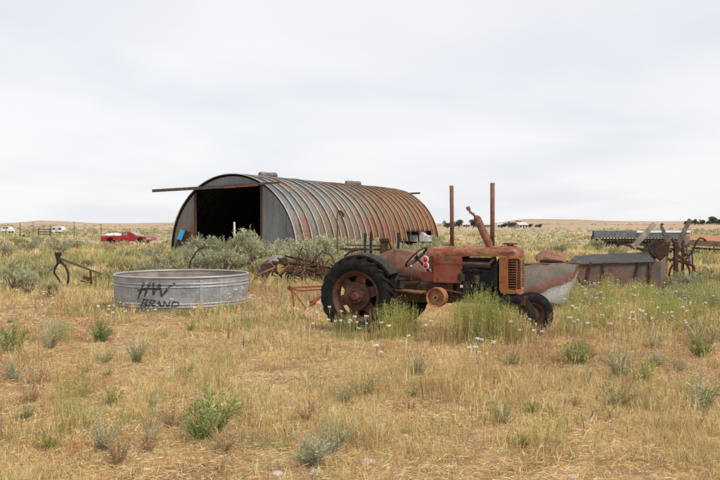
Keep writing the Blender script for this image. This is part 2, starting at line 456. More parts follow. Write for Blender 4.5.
def fast_mesh(name, co, quads, tris, cols, mat):
    """numpy arrays to one mesh; cols per vertex in attribute tint"""
    me = bpy.data.meshes.new(name)
    nq, nt_ = len(quads), len(tris)
    me.vertices.add(len(co)); me.vertices.foreach_set('co', co.astype(np.float32).ravel())
    loops = np.concatenate([quads.ravel(), tris.ravel()]).astype(np.int32)
    me.loops.add(len(loops)); me.loops.foreach_set('vertex_index', loops)
    me.polygons.add(nq + nt_)
    st = np.concatenate([np.arange(nq) * 4, nq * 4 + np.arange(nt_) * 3]).astype(np.int32)
    me.polygons.foreach_set('loop_start', st)
    at = me.color_attributes.new('tint', 'FLOAT_COLOR', 'POINT')
    c4 = np.ones((len(co), 4), np.float32); c4[:, :3] = cols
    at.data.foreach_set('color', c4.ravel())
    me.materials.append(M[mat])
    me.update(calc_edges=True)
    return me
def mesh_obj(name, me, parent=None):
    o = bpy.data.objects.new(name, me); COL.objects.link(o)
    if parent is not None: o.parent = parent
    return o

# ------------------------------------------------------------------ ground sheet
ys = np.concatenate([np.linspace(-40, 2, 15), np.linspace(2.4, 40, 150), np.geomspace(40.5, 9000, 150)])
us = np.linspace(-1, 1, 161)
us = np.sign(us) * np.abs(us) ** 1.6
gx = np.zeros((len(ys), len(us))); gy = np.zeros_like(gx)
for i, y in enumerate(ys):
    gx[i] = us * (45 + max(y, 0) * 1.1); gy[i] = y
gzv = gz(gx, gy)
co = np.stack([gx, gy, gzv], -1).reshape(-1, 3)
nu = len(us)
ii, jj = np.meshgrid(np.arange(len(ys) - 1), np.arange(nu - 1), indexing='ij')
q = np.stack([ii * nu + jj, ii * nu + jj + 1, (ii + 1) * nu + jj + 1, (ii + 1) * nu + jj], -1).reshape(-1, 4)
me = fast_mesh('ground', co, q, np.zeros((0, 3), int), np.ones((len(co), 3)), 'ground')
me.polygons.foreach_set('use_smooth', [True] * len(me.polygons))
tag(mesh_obj('ground', me), kind='structure')

# ------------------------------------------------------------------ arched steel shed
QPHI = R(28); QX, QY, QR, QL = -8.71, 54.0, 5.15, 24.0
shed = thing('arched_shed', 'big arched corrugated steel shed with open black doorway and orange rust at the far end', 'shed', (QX, QY, 0), -QPHI)
def qmat():
    m, t, b = new_mat('rusting_corrugated_steel')
    tcn = N(t, 'ShaderNodeTexCoord'); v = tcn.outputs['Object']
    s = N(t, 'ShaderNodeSeparateXYZ'); t.links.new(v, s.inputs[0])
    an = math_n(t, 'ARCTAN2', s.outputs[2], s.outputs[0])
    cu_ = N(t, 'ShaderNodeCombineXYZ'); t.links.new(s.outputs[1], cu_.inputs[0]); t.links.new(math_n(t, 'MULTIPLY', an, vb=5.1), cu_.inputs[1])
    va = mapping(t, cu_.outputs[0], (0.9, 0.42, 1))
    n1 = noise(t, va, 0.8, 6, 0.65, 0.5)
    n2 = noise(t, mapping(t, cu_.outputs[0], (4.5, 0.5, 1)), 1.5, 6, 0.7, 0.3)
    n3 = noise(t, v, 14, 5, 0.65)
    wn = N(t, 'ShaderNodeTexWhiteNoise', noise_dimensions='2D')   # each sheet weathers in its own way
    px_ = math_n(t, 'FLOOR', math_n(t, 'MULTIPLY', s.outputs[1], vb=1.0))
    pa = math_n(t, 'FLOOR', math_n(t, 'MULTIPLY', an, vb=2.1))
    cb = N(t, 'ShaderNodeCombineXYZ'); t.links.new(px_, cb.inputs[0]); t.links.new(pa, cb.inputs[1])
    t.links.new(cb.outputs[0], wn.inputs['Vector'])
    tt = math_n(t, 'MULTIPLY', s.outputs[1], vb=1 / 24.0)
    r0 = math_n(t, 'MULTIPLY', tt, vb=0.62)
    low = math_n(t, 'MULTIPLY', s.outputs[2], vb=-0.055)
    r1 = math_n(t, 'ADD', r0, low)
    r2 = math_n(t, 'ADD', r1, math_n(t, 'MULTIPLY', n1, vb=0.85))
    r3 = math_n(t, 'ADD', r2, math_n(t, 'MULTIPLY', n2, vb=0.62))
    r3 = math_n(t, 'SUBTRACT', r3, vb=0.14)
    r4 = math_n(t, 'ADD', r3, math_n(t, 'MULTIPLY', wn.outputs['Value'], vb=0.24))
    c = ramp(t, math_n(t, 'MULTIPLY', r4, vb=0.7), [(0.36, (0.115, 0.122, 0.125)), (0.46, (0.155, 0.142, 0.125)), (0.53, (0.13, 0.09, 0.06)), (0.60, (0.175, 0.12, 0.08)), (0.68, (0.13, 0.062, 0.027)), (0.80, (0.20, 0.085, 0.029)), (0.92, (0.11, 0.046, 0.02))])
    red = math_n(t, 'GREATER_THAN', wn.outputs['Value'], vb=0.965)
    c = mixc(t, math_n(t, 'MULTIPLY', red, vb=0.45), c, (0.25, 0.075, 0.055))
    fr_ = math_n(t, 'FRACT', s.outputs[1])          # rust stain where the sheets lap
    lap = ramp(t, math_n(t, 'ADD', fr_, math_n(t, 'MULTIPLY', math_n(t, 'SUBTRACT', n2, vb=0.5), vb=0.3)), [(0.08, (0, 0, 0)), (0.13, (1, 1, 1)), (0.22, (0.75, 0.75, 0.75)), (0.42, (0, 0, 0))])
    c = mixc(t, math_n(t, 'MULTIPLY', lap, vb=0.75), c, (0.10, 0.055, 0.032))
    streak = ramp(t, noise(t, mapping(t, cu_.outputs[0], (7, 0.6, 1), (5, 3, 0)), 1.4, 5, 0.65), [(0.56, (0, 0, 0)), (0.68, (1, 1, 1))])
    c = mixc(t, math_n(t, 'MULTIPLY', math_n(t, 'MULTIPLY', streak, math_n(t, 'SUBTRACT', None, tt, va=1.15)), vb=0.5), c, (0.40, 0.365, 0.32))
    g = ramp(t, n3, [(0.25, (0.68, 0.68, 0.68)), (0.75, (1.25, 1.25, 1.25))])
    c = mixc(t, 1.0, c, g, 'MULTIPLY')
    t.links.new(c, b.inputs['Base Color'])
    b.inputs['Roughness'].default_value = 0.6
    b.inputs['Metallic'].default_value = 0.2
    bump(t, b, n3, 0.2, 0.02)
    return m
M['quonset'] = qmat()
M['wallsteel'] = worn('grey_sheet_steel_wall', [(0.3, (0.115, 0.122, 0.132)), (0.5, (0.165, 0.172, 0.182)), (0.7, (0.215, 0.22, 0.225))], 0.9, 14, 0.6, 0.15, var=0.15, stretch=(1, 1, 0.4))
M['wallrust'] = worn('rust_stained_steel_wall', [(0.32, (0.11, 0.115, 0.12)), (0.46, (0.17, 0.172, 0.175)), (0.53, (0.20, 0.145, 0.10)), (0.60, (0.25, 0.13, 0.055)), (0.72, (0.14, 0.08, 0.05))], 0.8, 14, 0.7, 0.1, var=0.2, stretch=(1, 1, 0.5))
M['seam'] = worn('bright_galvanised_seam', [(0.3, (0.40, 0.37, 0.32)), (0.5, (0.56, 0.53, 0.48)), (0.66, (0.34, 0.23, 0.15))], 1.2, 20, 0.5, 0.1, var=0.2)
# roof shell: stations along the axis with seam ribs, arc steps across
def shell_obj():
    prof = []                                   # (t, extra radius)
    NP = 24
    for k in range(NP):
        t0 = k * QL / NP
        for a, e in ((0.00, 0.085), (0.07, 0.095), (0.12, 0.005), (0.24, 0.05), (0.38, -0.02), (0.52, 0.05), (0.66, -0.02), (0.80, 0.05), (0.93, -0.02), (0.97, 0.0)):
            prof.append((t0 + a * QL / NP, e))
    prof.append((QL, 0.0)); prof.append((QL, 0.08)); 
    NA = 64
    mb = MB(); vs = []; fs = []
    for (t, e) in prof:
        k = t / QL * NP
        kk = math.floor(min(k, NP - 0.01)); jit = (random.Random(kk * 7 + 3).random() - 0.5) * 0.045
        for j in range(NA + 1):
            a = math.pi * j / NA
            r = QR + e + jit + 0.05 * (float(vnoise(t + 40, a * 4 + 10, 1.1)) - 0.5)
            z = r * math.sin(a)
            if a < 0.5: z = max(z, 0.02)
            vs.append((r * math.cos(a), t, z - 0.02 if j in (0, NA) else z))
    m = NA + 1
    for i in range(len(prof) - 1):
        for j in range(NA):
            t = prof[i][0]; zc_ = QR * math.sin(math.pi * (j + 0.5) / NA)
            right = j < NA / 2
            if right and 17.2 < t < 22.6 and zc_ < 1.15: continue     # sheets torn away low down near the far end
            if right and 15.8 < t < 17.2 and zc_ < 0.5: continue
            fs.append((i * m + j, i * m + j + 1, (i + 1) * m + j + 1, (i + 1) * m + j))
    mb.add(vs, fs)
    o = mb.build('roof_shell', 'inner_shade', shed, smooth=30)
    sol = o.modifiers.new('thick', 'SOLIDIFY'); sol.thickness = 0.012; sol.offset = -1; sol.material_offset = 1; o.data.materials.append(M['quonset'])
    # pale flange strips along every sheet joint
    for k in range(NP + 1):
        t0 = min(k * QL / NP, QL - 0.05)
        jit = (random.Random(min(k, NP - 1) * 7 + 3).random() - 0.5) * 0.045
        s = MB(); vs = []; fs = []
        for j in range(NA + 1):
            a = math.pi * j / NA
            for (dt, e) in ((-0.03, 0.10), (-0.03, 0.15), (0.055, 0.145), (0.055, 0.10)):
                r = QR + e + jit
                vs.append((r * math.cos(a), t0 + dt, max(r * math.sin(a), 0.0) + 0.0))
        for j in range(NA):
            zc_ = QR * math.sin(math.pi * (j + 0.5) / NA)
            if j < NA / 2 and 17.2 < t0 < 22.6 and zc_ < 1.15: continue
            if j < NA / 2 and 15.8 < t0 < 17.2 and zc_ < 0.5: continue
            for q_ in range(4):
                fs.append((j * 4 + q_, j * 4 + (q_ + 1) % 4, (j + 1) * 4 + (q_ + 1) % 4, (j + 1) * 4 + q_))
        s.add(vs, fs)
        s.build('roof_seam', 'seam' if k < 11 else M['seam_rust'], shed, smooth=40)
M['seam_rust'] = worn('rust_bleached_seam', [(0.3, (0.26, 0.16, 0.09)), (0.5, (0.46, 0.34, 0.235)), (0.68, (0.30, 0.155, 0.075))], 1.2, 20, 0.6, 0.05, var=0.25)
shell_obj()
# front wall pieces (local: x across, y into the building, z up)
def arch_z(u, r=QR - 0.06): return math.sqrt(max(r * r - u * u, 0))
DL, DR, DZ = -3.09, 2.38, 4.40
def wall_poly(u0, u1, zb, n=16, zt=None):
    pts = [(u0, zb), (u1, zb)]
    for i in range(n + 1):
        u = u1 + (u0 - u1) * i / n
        z = arch_z(u)
        if zt: z = min(z, zt)
        if z > zb + 1e-3: pts.append((u, z))
    return pts
XW = Matrix(((1, 0, 0, 0), (0, 0, -1, 0), (0, 1, 0, 0), (0, 0, 0, 1)))
def wall(name, poly, y0, y1, mat, par):
    mb = MB(); n = len(poly)
    vs = [(p[0], y0, p[1]) for p in poly] + [(p[0], y1, p[1]) for p in poly]
    mb.add(vs, [list(range(n)), list(range(n, 2 * n))[::-1]] + [(i, (i + 1) % n, n + (i + 1) % n, n + i) for i in range(n)])
    return mb.build(name, mat, par)
fl = wall('front_wall_panel', wall_poly(-QR + 0.07, DL, 0.0), 0.10, 0.16, 'wallrust', shed); fl['label'] = 'rust stained left front wall panel'
fr = wall('front_wall_panel', wall_poly(DR, QR - 0.07, 0.0), 0.10, 0.16, 'wallsteel', shed); fr['label'] = 'plain grey right front wall panel'
for w_ in (fl, fr): pass
wall('gable_panel', wall_poly(-3.0, 2.6, DZ + 0.012, 20), 0.09, 0.15, 'wallsteel', shed)
for u, z1 in ((DL - 0.05, 4.0), (DR + 0.05, 4.38)):
    mb = MB(); mb.box((u, 0.06, z1 / 2), (0.12, 0.06, z1)); mb.build('door_jamb', 'rust_dark', shed)
for k in range(7):                                   # sheet joints on the front wall
    u = [-4.65, -4.2, -3.75, 2.85, 3.35, 3.85, 4.35][k]; z = arch_z(u) - 0.1
    mb = MB(); mb.box((u, 0.09, z / 2), (0.05, 0.02, z)); mb.build('wall_batten', 'wallsteel', shed)
mb = MB(); mb.beam((-6.85, -0.06, 4.24), (-0.6, -0.06, 4.40), 0.16, 0.20); mb.beam((-0.6, -0.06, 4.46), (4.0, -0.06, 4.56), 0.14, 0.13)
mb.build('door_track', 'darkwood', shed)
mb = MB(); mb.beam((-0.5, -0.16, 4.33), (2.3, -0.16, 4.42), 0.04, 0.10); mb.build('track_rail', 'redpanel', shed)
wall('rear_wall', wall_poly(-QR + 0.1, QR - 0.1, 0.0, 30), QL - 0.2, QL - 0.12, 'inner_shade', shed)
mb = MB(); mb.beam((-3.2, QL + 0.22, 4.62), (3.25, QL + 0.22, 4.74), 0.12, 0.16); mb.build('rear_track', 'darkwood', shed)
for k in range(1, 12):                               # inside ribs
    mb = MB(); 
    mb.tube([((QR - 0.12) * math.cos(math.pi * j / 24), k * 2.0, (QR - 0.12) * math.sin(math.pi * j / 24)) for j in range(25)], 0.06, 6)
    mb.build('inner_rib', 'inner_shade', shed, smooth=60)
for t0, ln in ((4.4, 1.6), (17.3, 1.8)):             # ridge vents
    mb = MB()
    pr = [(0.0, -ln / 2), (0.15, -ln / 2), (0.21, -ln / 2 + 0.08), (0.21, -0.12), (0.175, -0.05), (0.195, 0.04), (0.225, ln / 2 - 0.1), (0.15, ln / 2), (0, ln / 2)]
    mb.lathe(pr, 20, cyl_x((0, t0, QR + 0.26), (0.25, 1, 0)))
    v = mb.build('roof_vent', 'vent', shed, smooth=50)
    mb = MB(); mb.box((0, t0, QR + 0.06), (0.34, ln * 0.85, 0.28)); mb.build('vent_curb', 'rust', v)

# ------------------------------------------------------------------ stock tank with spray painted writing
TX, TY, TR, TH = (182 - 360) / F * 17.6, 17.6, 1.44, 0.72
TZ = gzf(TX, TY) - 0.015
tank = thing('stock_tank', 'round galvanised stock tank with HW BRAND sprayed on its side in the dry grass', 'stock tank', (TX, TY, TZ), 0)
def tank_r(z):
    e = 0.0
    for c in (0.13, 0.19, 0.535, 0.60): e = max(e, 0.016 * max(0, 1 - abs(z - c) / 0.022))
    return TR + e
zs = sorted(set([0.0, 0.03] + [c + k * 0.011 for c in (0.13, 0.19, 0.535, 0.60) for k in (-2, -1, 0, 1, 2)] + [0.3, 0.42, TH - 0.03, TH]))
mb = MB(); mb.lathe([(tank_r(z) , z) for z in zs] + [(TR - 0.006, TH)], 120)
body = mb.build('tank_side', 'tank', tank, smooth=35)
mb = MB(); mb.lathe([(TR - 0.008, TH), (TR - 0.008, 0.08)], 120); mb.build('inner_lining', 'galv_in', tank, smooth=35)
mb = MB(); mb.lathe([(TR - 0.01, 0.06), (TR * 0.6, 0.10), (0.0, 0.09)], 60); mb.build('tank_bottom', 'dirt', tank, smooth=60)
mb = MB(); mb.lathe([(TR + 0.024 * math.cos(a), TH + 0.012 + 0.024 * math.sin(a)) for a in np.linspace(0, 2 * math.pi, 9)[:-1]], 120, closed=True)
mb.build('rim', 'galv', tank, smooth=60)
for a in (R(-62), R(20), R(140)):                   # riveted seams
    mb = MB(); mb.box((0, 0, TH / 2), (0.006, 0.07, TH - 0.06), ); o = mb.build('side_seam', 'galv', tank)
    o.location = ((TR + 0.006) * math.cos(a), (TR + 0.006) * math.sin(a), 0); o.rotation_euler = (0, 0, a)
def on_tank(px, py):
    """point of the tank side met by the sight line, as (angle, height)"""
    dx, dz = (px - 360) / F, (HY - py) / F
    a = dx * dx + 1; b_ = -2 * (dx * TX + TY); c = TX * TX + TY * TY - TR * TR
    d = (-b_ - math.sqrt(b_ * b_ - 4 * a * c)) / (2 * a)
    return math.atan2(d - TY, dx * d - TX), EYE + dz * d - TZ
def stroke(mb, pts, w):
    q = [on_tank(110 + x / 8.575, 262 + y / 8.575) for x, y in pts]
    q = [(a * TR, z) for a, z in q]
    fine = []
    for (a, b_) in zip(q[:-1], q[1:]):
        for i in range(18): fine.append((a[0] + (b_[0] - a[0]) * i / 18, a[1] + (b_[1] - a[1]) * i / 18))
    fine.append(q[-1])
    vs = []; fs = []
    rr = random.Random(len(mb.v))
    for i, p in enumerate(fine):
        p0 = fine[max(i - 1, 0)]; p1 = fine[min(i + 1, len(fine) - 1)]
        dx, dz = p1[0] - p0[0], p1[1] - p0[1]; L = math.hypot(dx, dz) or 1
        ww = w * (0.95 + 0.25 * math.sin(i * 0.35 + len(mb.v)))
        for sg in (-1, 1):
            s_, z_ = p[0] - dz / L * ww * sg, p[1] + dx / L * ww * sg
            r_ = tank_r(z_) + 0.004
            vs.append((r_ * math.cos(s_ / TR), r_ * math.sin(s_ / TR), z_))
    for i in range(len(fine) - 1): fs.append((2 * i, 2 * i + 1, 2 * i + 3, 2 * i + 2))
    mb.add(vs, fs)
mb = MB()
for pts in ([(292, 178), (268, 235), (236, 318)], [(345, 175), (318, 230), (292, 300)], [(238, 245), (330, 228), (440, 232)],
            [(372, 178), (368, 282)], [(368, 282), (428, 190)], [(425, 190), (440, 298)], [(440, 298), (492, 235)], [(495, 222), (555, 182)]):
    stroke(mb, pts, 0.022)
mb.build('painted_lettering', 'spray', tank)
mb = MB()
for pts in ([(285, 325), (262, 392)], [(280, 322), (322, 326), (308, 350), (275, 356)], [(278, 356), (318, 360), (300, 386), (262, 392)],
            [(345, 328), (328, 390)], [(345, 328), (382, 334), (372, 355), (336, 358)], [(350, 358), (378, 388)],
            [(392, 388), (420, 336), (436, 388)], [(402, 366), (434, 366)],
            [(452, 388), (466, 340), (496, 386), (512, 340)], [(538, 342), (526, 386)], [(538, 342), (582, 348), (588, 366), (564, 384), (524, 386)]):
    stroke(mb, pts, 0.015)
mb.build('painted_lettering', 'spray', tank)

# ------------------------------------------------------------------ tractor
TH_ = R(25)
TC = Vector((0.31, 14.02, 0)); TC.z = gzf(0.2, 13.6) - 0.03
tractor = thing('tractor', 'old rusty red tractor with tall pipes on its hood and big black rear tyres', 'tractor', TC, -TH_)
def wheel(name, at_, rad, wid, rimr, mat_t, mat_r, lugs, par, steer=0.0, big=True):
    """wheel about local Y; outer side is -Y"""
    h = MB()
    X = cyl_x(at_, (math.sin(steer), -math.cos(steer), 0))
    if big:
        h.lathe([(0.0, 0.17), (0.055, 0.17), (0.075, 0.13), (0.12, 0.12), (0.135, 0.085), (0.235, 0.07), (0.25, 0.03), (0.235, -0.02), (0.0, -0.02)], 28, X)
        for k in range(8):
            a = 2 * math.pi * k / 8
            h.lathe([(0, 0.14), (0.018, 0.14), (0.018, 0.1), ], 8, X @ Matrix.Translation((0.1 * math.cos(a), 0.1 * math.sin(a), 0)))
        for k in range(6):
            a = 2 * math.pi * k / 6 + 0.3
            p0 = X @ Vector((0.19 * math.cos(a), 0.19 * math.sin(a), 0.03)); p1 = X @ Vector(((rimr - 0.02) * math.cos(a), (rimr - 0.02) * math.sin(a), 0.0))
            h.beam(p0, p1, 0.19, 0.035, up=X.to_3x3() @ Vector((0, 0, 1)), w2=0.15)
    else:
        h.lathe([(0, 0.09), (0.04, 0.09), (0.06, 0.05), (0.09, 0.035), (rimr, 0.0), (rimr, -0.02), (0, -0.03)], 24, X)
    hub = h.build(name, 'hubrust' if big else 'rust_dark', par, smooth=40)
    hw = wid / 2
    m = MB()
    m.lathe([(rimr - 0.035, hw * 0.62), (rimr + 0.012, hw * 0.80), (rimr + 0.016, hw * 0.72), (rimr - 0.03, hw * 0.5), (rimr - 0.06, 0), (rimr - 0.03, -hw * 0.5), (rimr + 0.016, -hw * 0.72), (rimr + 0.012, -hw * 0.8), (rimr - 0.035, -hw * 0.62), (rimr - 0.075, 0)], 48, X, closed=True)
    m.build('rim', mat_r, hub, smooth=40)
    t = MB()
    b = rad - (0.04 if big else 0.012)
    prof = [(rimr, hw * 0.72), (rimr + 0.03, hw * 0.92), ((rimr + b) / 2, hw * 1.06), (b - 0.05, hw * 1.0), (b - 0.012, hw * 0.80), (b, hw * 0.4), (b + 0.004, 0)]
    prof = prof + [(r, -h_) for r, h_ in prof[-2::-1]] + [(rimr, -hw * 0.3), (rimr, hw * 0.3)]
    t.lathe(prof, 64, X, closed=True)
    if big:
        for sd in (1, -1):
            for k in range(lugs):
                a = 2 * math.pi * (k + (0.5 if sd < 0 else 0)) / lugs
                pts = []
                for (fr_, h_, r_) in ((0.0, 0.02, b + 0.022), (0.45, hw * 0.55, b + 0.018), (0.85, hw * 0.98, b - 0.035), (1.0, hw * 1.07, b - 0.10)):
                    aa = a - sd * 0 + fr_ * 0.30
                    pts.append((aa, h_ * sd, r_))
                for (q0, q1) in zip(pts[:-1], pts[1:]):
                    vs = []
                    for (aa, h_, r_) in (q0, q1):
                        wv = 0.026 / rad
                        for (da, dr) in ((-wv * 1.3, -0.03), (wv * 1.3, -0.03), (wv, 0.025), (-wv, 0.025)):
                            vs.append(((r_ + dr) * math.cos(aa + da), (r_ + dr) * math.sin(aa + da), h_))
                    t.add(vs, [(0, 1, 2, 3), (7, 6, 5, 4), (0, 4, 5, 1), (1, 5, 6, 2), (2, 6, 7, 3), (3, 7, 4, 0)], X)
    else:
        for rr_, hh_ in ((b + 0.008, 0.0), (b + 0.004, hw * 0.4), (b + 0.004, -hw * 0.4)):
            t.lathe([(rr_ - 0.03, hh_ + 0.018), (rr_ + 0.008, hh_ + 0.010), (rr_ + 0.008, hh_ - 0.010), (rr_ - 0.03, hh_ - 0.018)], 56, X, closed=True)
    t.build('tyre', mat_t, hub, smooth=35)
    return hub
RW = 0.66
wheel('rear_wheel', (0, -0.80, RW), RW, 0.31, 0.41, 'tyre', 'rim', 22, tractor)
wheel('rear_wheel', (0, 0.80, RW), RW, 0.31, 0.41, 'tyre', 'rim', 22, tractor)
wheel('front_wheel', (2.44, -0.17, 0.37), 0.37, 0.14, 0.2, 'tyre', 'rust_dark', 0, tractor, steer=0.55, big=False)
wheel('front_wheel', (2.66, 0.17, 0.37), 0.37, 0.14, 0.2, 'tyre', 'rust_dark', 0, tractor, steer=0.55, big=False)
def fender(y_in, y_out, mat, a0, a1, r, side_mat=None, cx=0.06):
    """curved shell over the tyre with an inner side plate"""
    mb = MB(); n = 26
    vs = []; fs = []
    for i in range(n + 1):
        a = a0 + (a1 - a0) * i / n
        c, s = math.cos(a), math.sin(a)
        for (y, dr) in ((y_in, 0.0), (y_in * 0.7 + y_out * 0.3, 0.022), (y_in * 0.3 + y_out * 0.7, 0.022), (y_out, -0.005), (y_out, -0.05)):
            vs.append((cx + (r + dr) * c, y, RW + (r + dr) * s))
    m = 5
    for i in range(n):
        for j in range(m - 1): fs.append((i * m + j, i * m + j + 1, (i + 1) * m + j + 1, (i + 1) * m + j))
    mb.add(vs, fs)
    k = len(mb.v)   # side plate, from the arc down to a chord
    vs = []
    for i in range(n + 1):
        a = a0 + (a1 - a0) * i / n
        vs.append((cx + r * math.cos(a), y_in, RW + r * math.sin(a)))
    for i in range(n + 1):
        a = a0 + (a1 - a0) * i / n
        vs.append((cx + r * math.cos(a) * 0.86, y_in, RW + max(-0.05, min(0.02, r * math.sin(a) - 0.3))))
    mb.add(vs, [(i, i + 1, n + 2 + i, n + 1 + i) for i in range(n)])
    o = mb.build('fender', mat, tractor, smooth=50)
    so = o.modifiers.new('thick', 'SOLIDIFY'); so.thickness = 0.006
    return o
f1 = fender(-0.56, -0.90, 'iron_black', R(33), R(132), 0.69, cx=0.05); f1['label'] = 'black near fender'
f2 = fender(0.56, 0.98, 'fender_rust', R(-22), R(140), 0.72, cx=0.13); f2['label'] = 'rusty red far fender'
# driveline
for s_ in (-1, 1):
    mb = MB(); mb.lathe([(0, 0.03), (0.30, 0.03), (0.37, 0.01), (0.38, -0.04), (0, -0.05)], 32, cyl_x((0, s_ * 0.56, RW), (0, s_, 0))); mb.build('dark_drum_disc', 'iron_black', tractor, smooth=40)  # dark disc added behind each rear wheel so its openings stay dark
mb = MB()
mb.box((0.05, 0, 0.68), (0.55, 0.42, 0.46)); mb.box((0.62, 0, 0.70), (0.75, 0.36, 0.34)); mb.box((1.18, 0, 0.72), (0.5, 0.34, 0.36))
mb.tube([(0, -0.62, RW), (0, 0.62, RW)], 0.085, 16)
mb.tube([(0, -0.62, RW), (0, -0.40, RW)], 0.15, 16); mb.tube([(0, 0.62, RW), (0, 0.40, RW)], 0.15, 16)
mb.tube([(0.25, -0.1, 0.90), (0.25, -0.1, 0.99)], 0.09, 14); mb.box((0.45, 0.05, 0.93), (0.3, 0.2, 0.12))
mb.build('transmission', 'rust_dark', tractor, smooth=35, bevel=0.015)
mb = MB()
mb.box((1.85, 0, 0.72), (0.72, 0.30, 0.30)); mb.box((1.83, 0.0, 1.02), (0.62, 0.26, 0.34)); mb.box((1.83, 0, 1.245), (0.56, 0.18, 0.10))
for k in range(4):
    mb.tube([(1.62 + k * 0.14, -0.14, 1.05), (1.62 + k * 0.14, -0.205, 1.09)], 0.014, 8)
mb.tube([(1.56, -0.175, 1.16), (2.08, -0.175, 1.16)], 0.04, 10)
for k in range(4): mb.tube([(1.60 + k * 0.15, -0.12, 1.12), (1.60 + k * 0.15, -0.175, 1.16)], 0.03, 8)
mb.tube([(1.95, -0.15, 0.86), (1.95, -0.25, 0.86)], 0.06, 12); mb.box((1.7, -0.19, 0.82), (0.14, 0.08, 0.18))
mb.tube([(2.12, -0.12, 1.1), (2.18, -0.16, 1.2), (2.22, -0.12, 1.28)], 0.03, 8)
mb.box((2.18, 0, 0.95), (0.05, 0.42, 0.5))
mb.build('engine', 'iron_black', tractor, smooth=35, bevel=0.008)
for p in ((1.62, 0.83), (1.74, 0.845)):
    mb = MB(); mb.box((p[0], -0.215, p[1]), (0.085, 0.02, 0.045)); mb.build('daylight_patch', 'white_paint', tractor, bevel=0.006)  # white blocks standing in for daylight showing through below the red panel
mb = MB(); mb.tube([(1.56, -0.185, 1.20), (2.06, -0.185, 1.20), (2.12, -0.16, 1.26), (2.12, -0.10, 1.34)], 0.036, 10)
for k in range(4): mb.tube([(1.62 + k * 0.14, -0.10, 1.19), (1.62 + k * 0.14, -0.185, 1.20)], 0.028, 8)
mb.build('manifold', 'rust_mid', tractor, smooth=50)
mb = MB(); mb.lathe([(0, 0.07), (0.045, 0.065), (0.06, 0.03), (0.06, -0.06), (0.0, -0.07)], 14, Matrix.Translation((1.60, -0.20, 0.98))); mb.build('magneto', 'iron_black', tractor, smooth=40)
for k in range(4):
    mb = MB(); mb.tube([(1.60, -0.20, 1.05), (1.60 + k * 0.06, -0.25, 1.12), (1.62 + k * 0.14, -0.215, 1.09)], 0.006, 6); mb.build('ignition_wire', 'iron_black', tractor, smooth=60)
mb = MB(); mb.tube([(2.22, -0.10, 0.86), (2.12, -0.20, 0.84), (2.02, -0.18, 0.80)], 0.03, 10); mb.build('radiator_hose', 'tyre', tractor, smooth=60)
mb = MB(); mb.lathe([(0, 0.09), (0.045, 0.085), (0.05, 0.05), (0.035, -0.05), (0.0, -0.08)], 14, Matrix.Translation((1.86, -0.21, 0.93))); mb.build('carburettor', 'rust_mid', tractor, smooth=40)
for k in range(5):
    mb = MB(); mb.tube([(1.56 + k * 0.13, -0.153, 0.80), (1.56 + k * 0.13, -0.166, 0.80)], 0.014, 6); mb.build('bolt', 'rust', tractor)
mb = MB(); mb.beam((1.12, -0.23, 0.80), (1.95, -0.20, 0.66), 0.014, 0.02); mb.build('brake_rod', 'rust', tractor)
mb = MB()
for s_ in (-1, 1): mb.beam((1.35, s_ * 0.17, 0.62), (2.62, s_ * 0.14, 0.60), 0.05, 0.11)
mb.box((2.48, 0, 0.62), (0.32, 0.34, 0.14)); mb.tube([(2.58, 0, 0.64), (2.58, 0, 0.36)], 0.075, 14)
mb.tube([(2.44, -0.17, 0.37), (2.66, 0.17, 0.37)], 0.04, 10)
mb.build('front_frame', 'rust_dark', tractor, smooth=40)
# hood: rounded section swept forward
def hood():
    sec = [(-0.215, -0.15), (-0.225, -0.075), (-0.20, -0.02), (-0.12, 0.012), (0, 0.02), (0.12, 0.012), (0.20, -0.02), (0.225, -0.075), (0.215, -0.15)]
    st = [(0.98, 1.44, 0.80), (1.02, 1.45, 0.94), (1.10, 1.46, 1.0), (1.5, 1.468, 1.0), (2.0, 1.478, 1.0), (2.32, 1.485, 1.06), (2.44, 1.48, 1.06), (2.50, 1.462, 1.0), (2.535, 1.42, 0.9)]
    fine = []
    for p, q in zip(st[:-1], st[1:]):
        nn = max(1, int((q[0] - p[0]) / 0.06))
        for i in range(nn): fine.append(tuple(p[j] + (q[j] - p[j]) * i / nn for j in range(3)))
    st = fine + [st[-1]]
    rh = random.Random(12)
    vs = []; fs = []; m = len(sec)
    for i, (x, z, k) in enumerate(st):
        for (y, dz) in sec:
            zz_ = z + dz * (1.0 if i < len(st) - 1 else 0.75)
            vs.append((x, y * k + rh.uniform(-0.003, 0.003), max(zz_ + rh.uniform(-0.004, 0.003), 1.315)))
    for i in range(len(st) - 1):
        for j in range(m - 1): fs.append((i * m + j, i * m + j + 1, (i + 1) * m + j + 1, (i + 1) * m + j))
    fs.append([j for j in range(m)]); fs.append([(len(st) - 1) * m + j for j in range(m)][::-1])
    b = MB(); b.add(vs, fs)
    o = b.build('hood', 'hood', tractor, smooth=40)
    return o
hood_o = hood()
for hx, hz in ((1.62, 1.485), (2.25, 1.497)):
    mb = MB(); mb.box((hx, 0, hz), (0.012, 0.34, 0.012)); mb.build('hood_strap', 'rust', hood_o)
mb = MB(); mb.tube([(2.36, 0, 1.49), (2.36, 0, 1.53)], 0.055, 16); mb.box((2.36, 0, 1.535), (0.22, 0.14, 0.03)); mb.build('radiator_cap', 'rust', tractor, bevel=0.008)
mb = MB(); mb.box((1.36, -0.205, 1.10), (0.50, 0.03, 0.45)); mb.box((1.36, 0.205, 1.10), (0.50, 0.03, 0.45))
mb.box((1.12, 0, 1.10), (0.03, 0.38, 0.45))
sp = mb.build('side_panel', 'redpanel', tractor, bevel=0.012)
for x in (1.2, 1.52):
    for z in (0.93, 1.27):
        mb = MB(); mb.tube([(x, -0.219, z), (x, -0.228, z)], 0.012, 8); mb.build('panel_bolt', 'rust', sp)
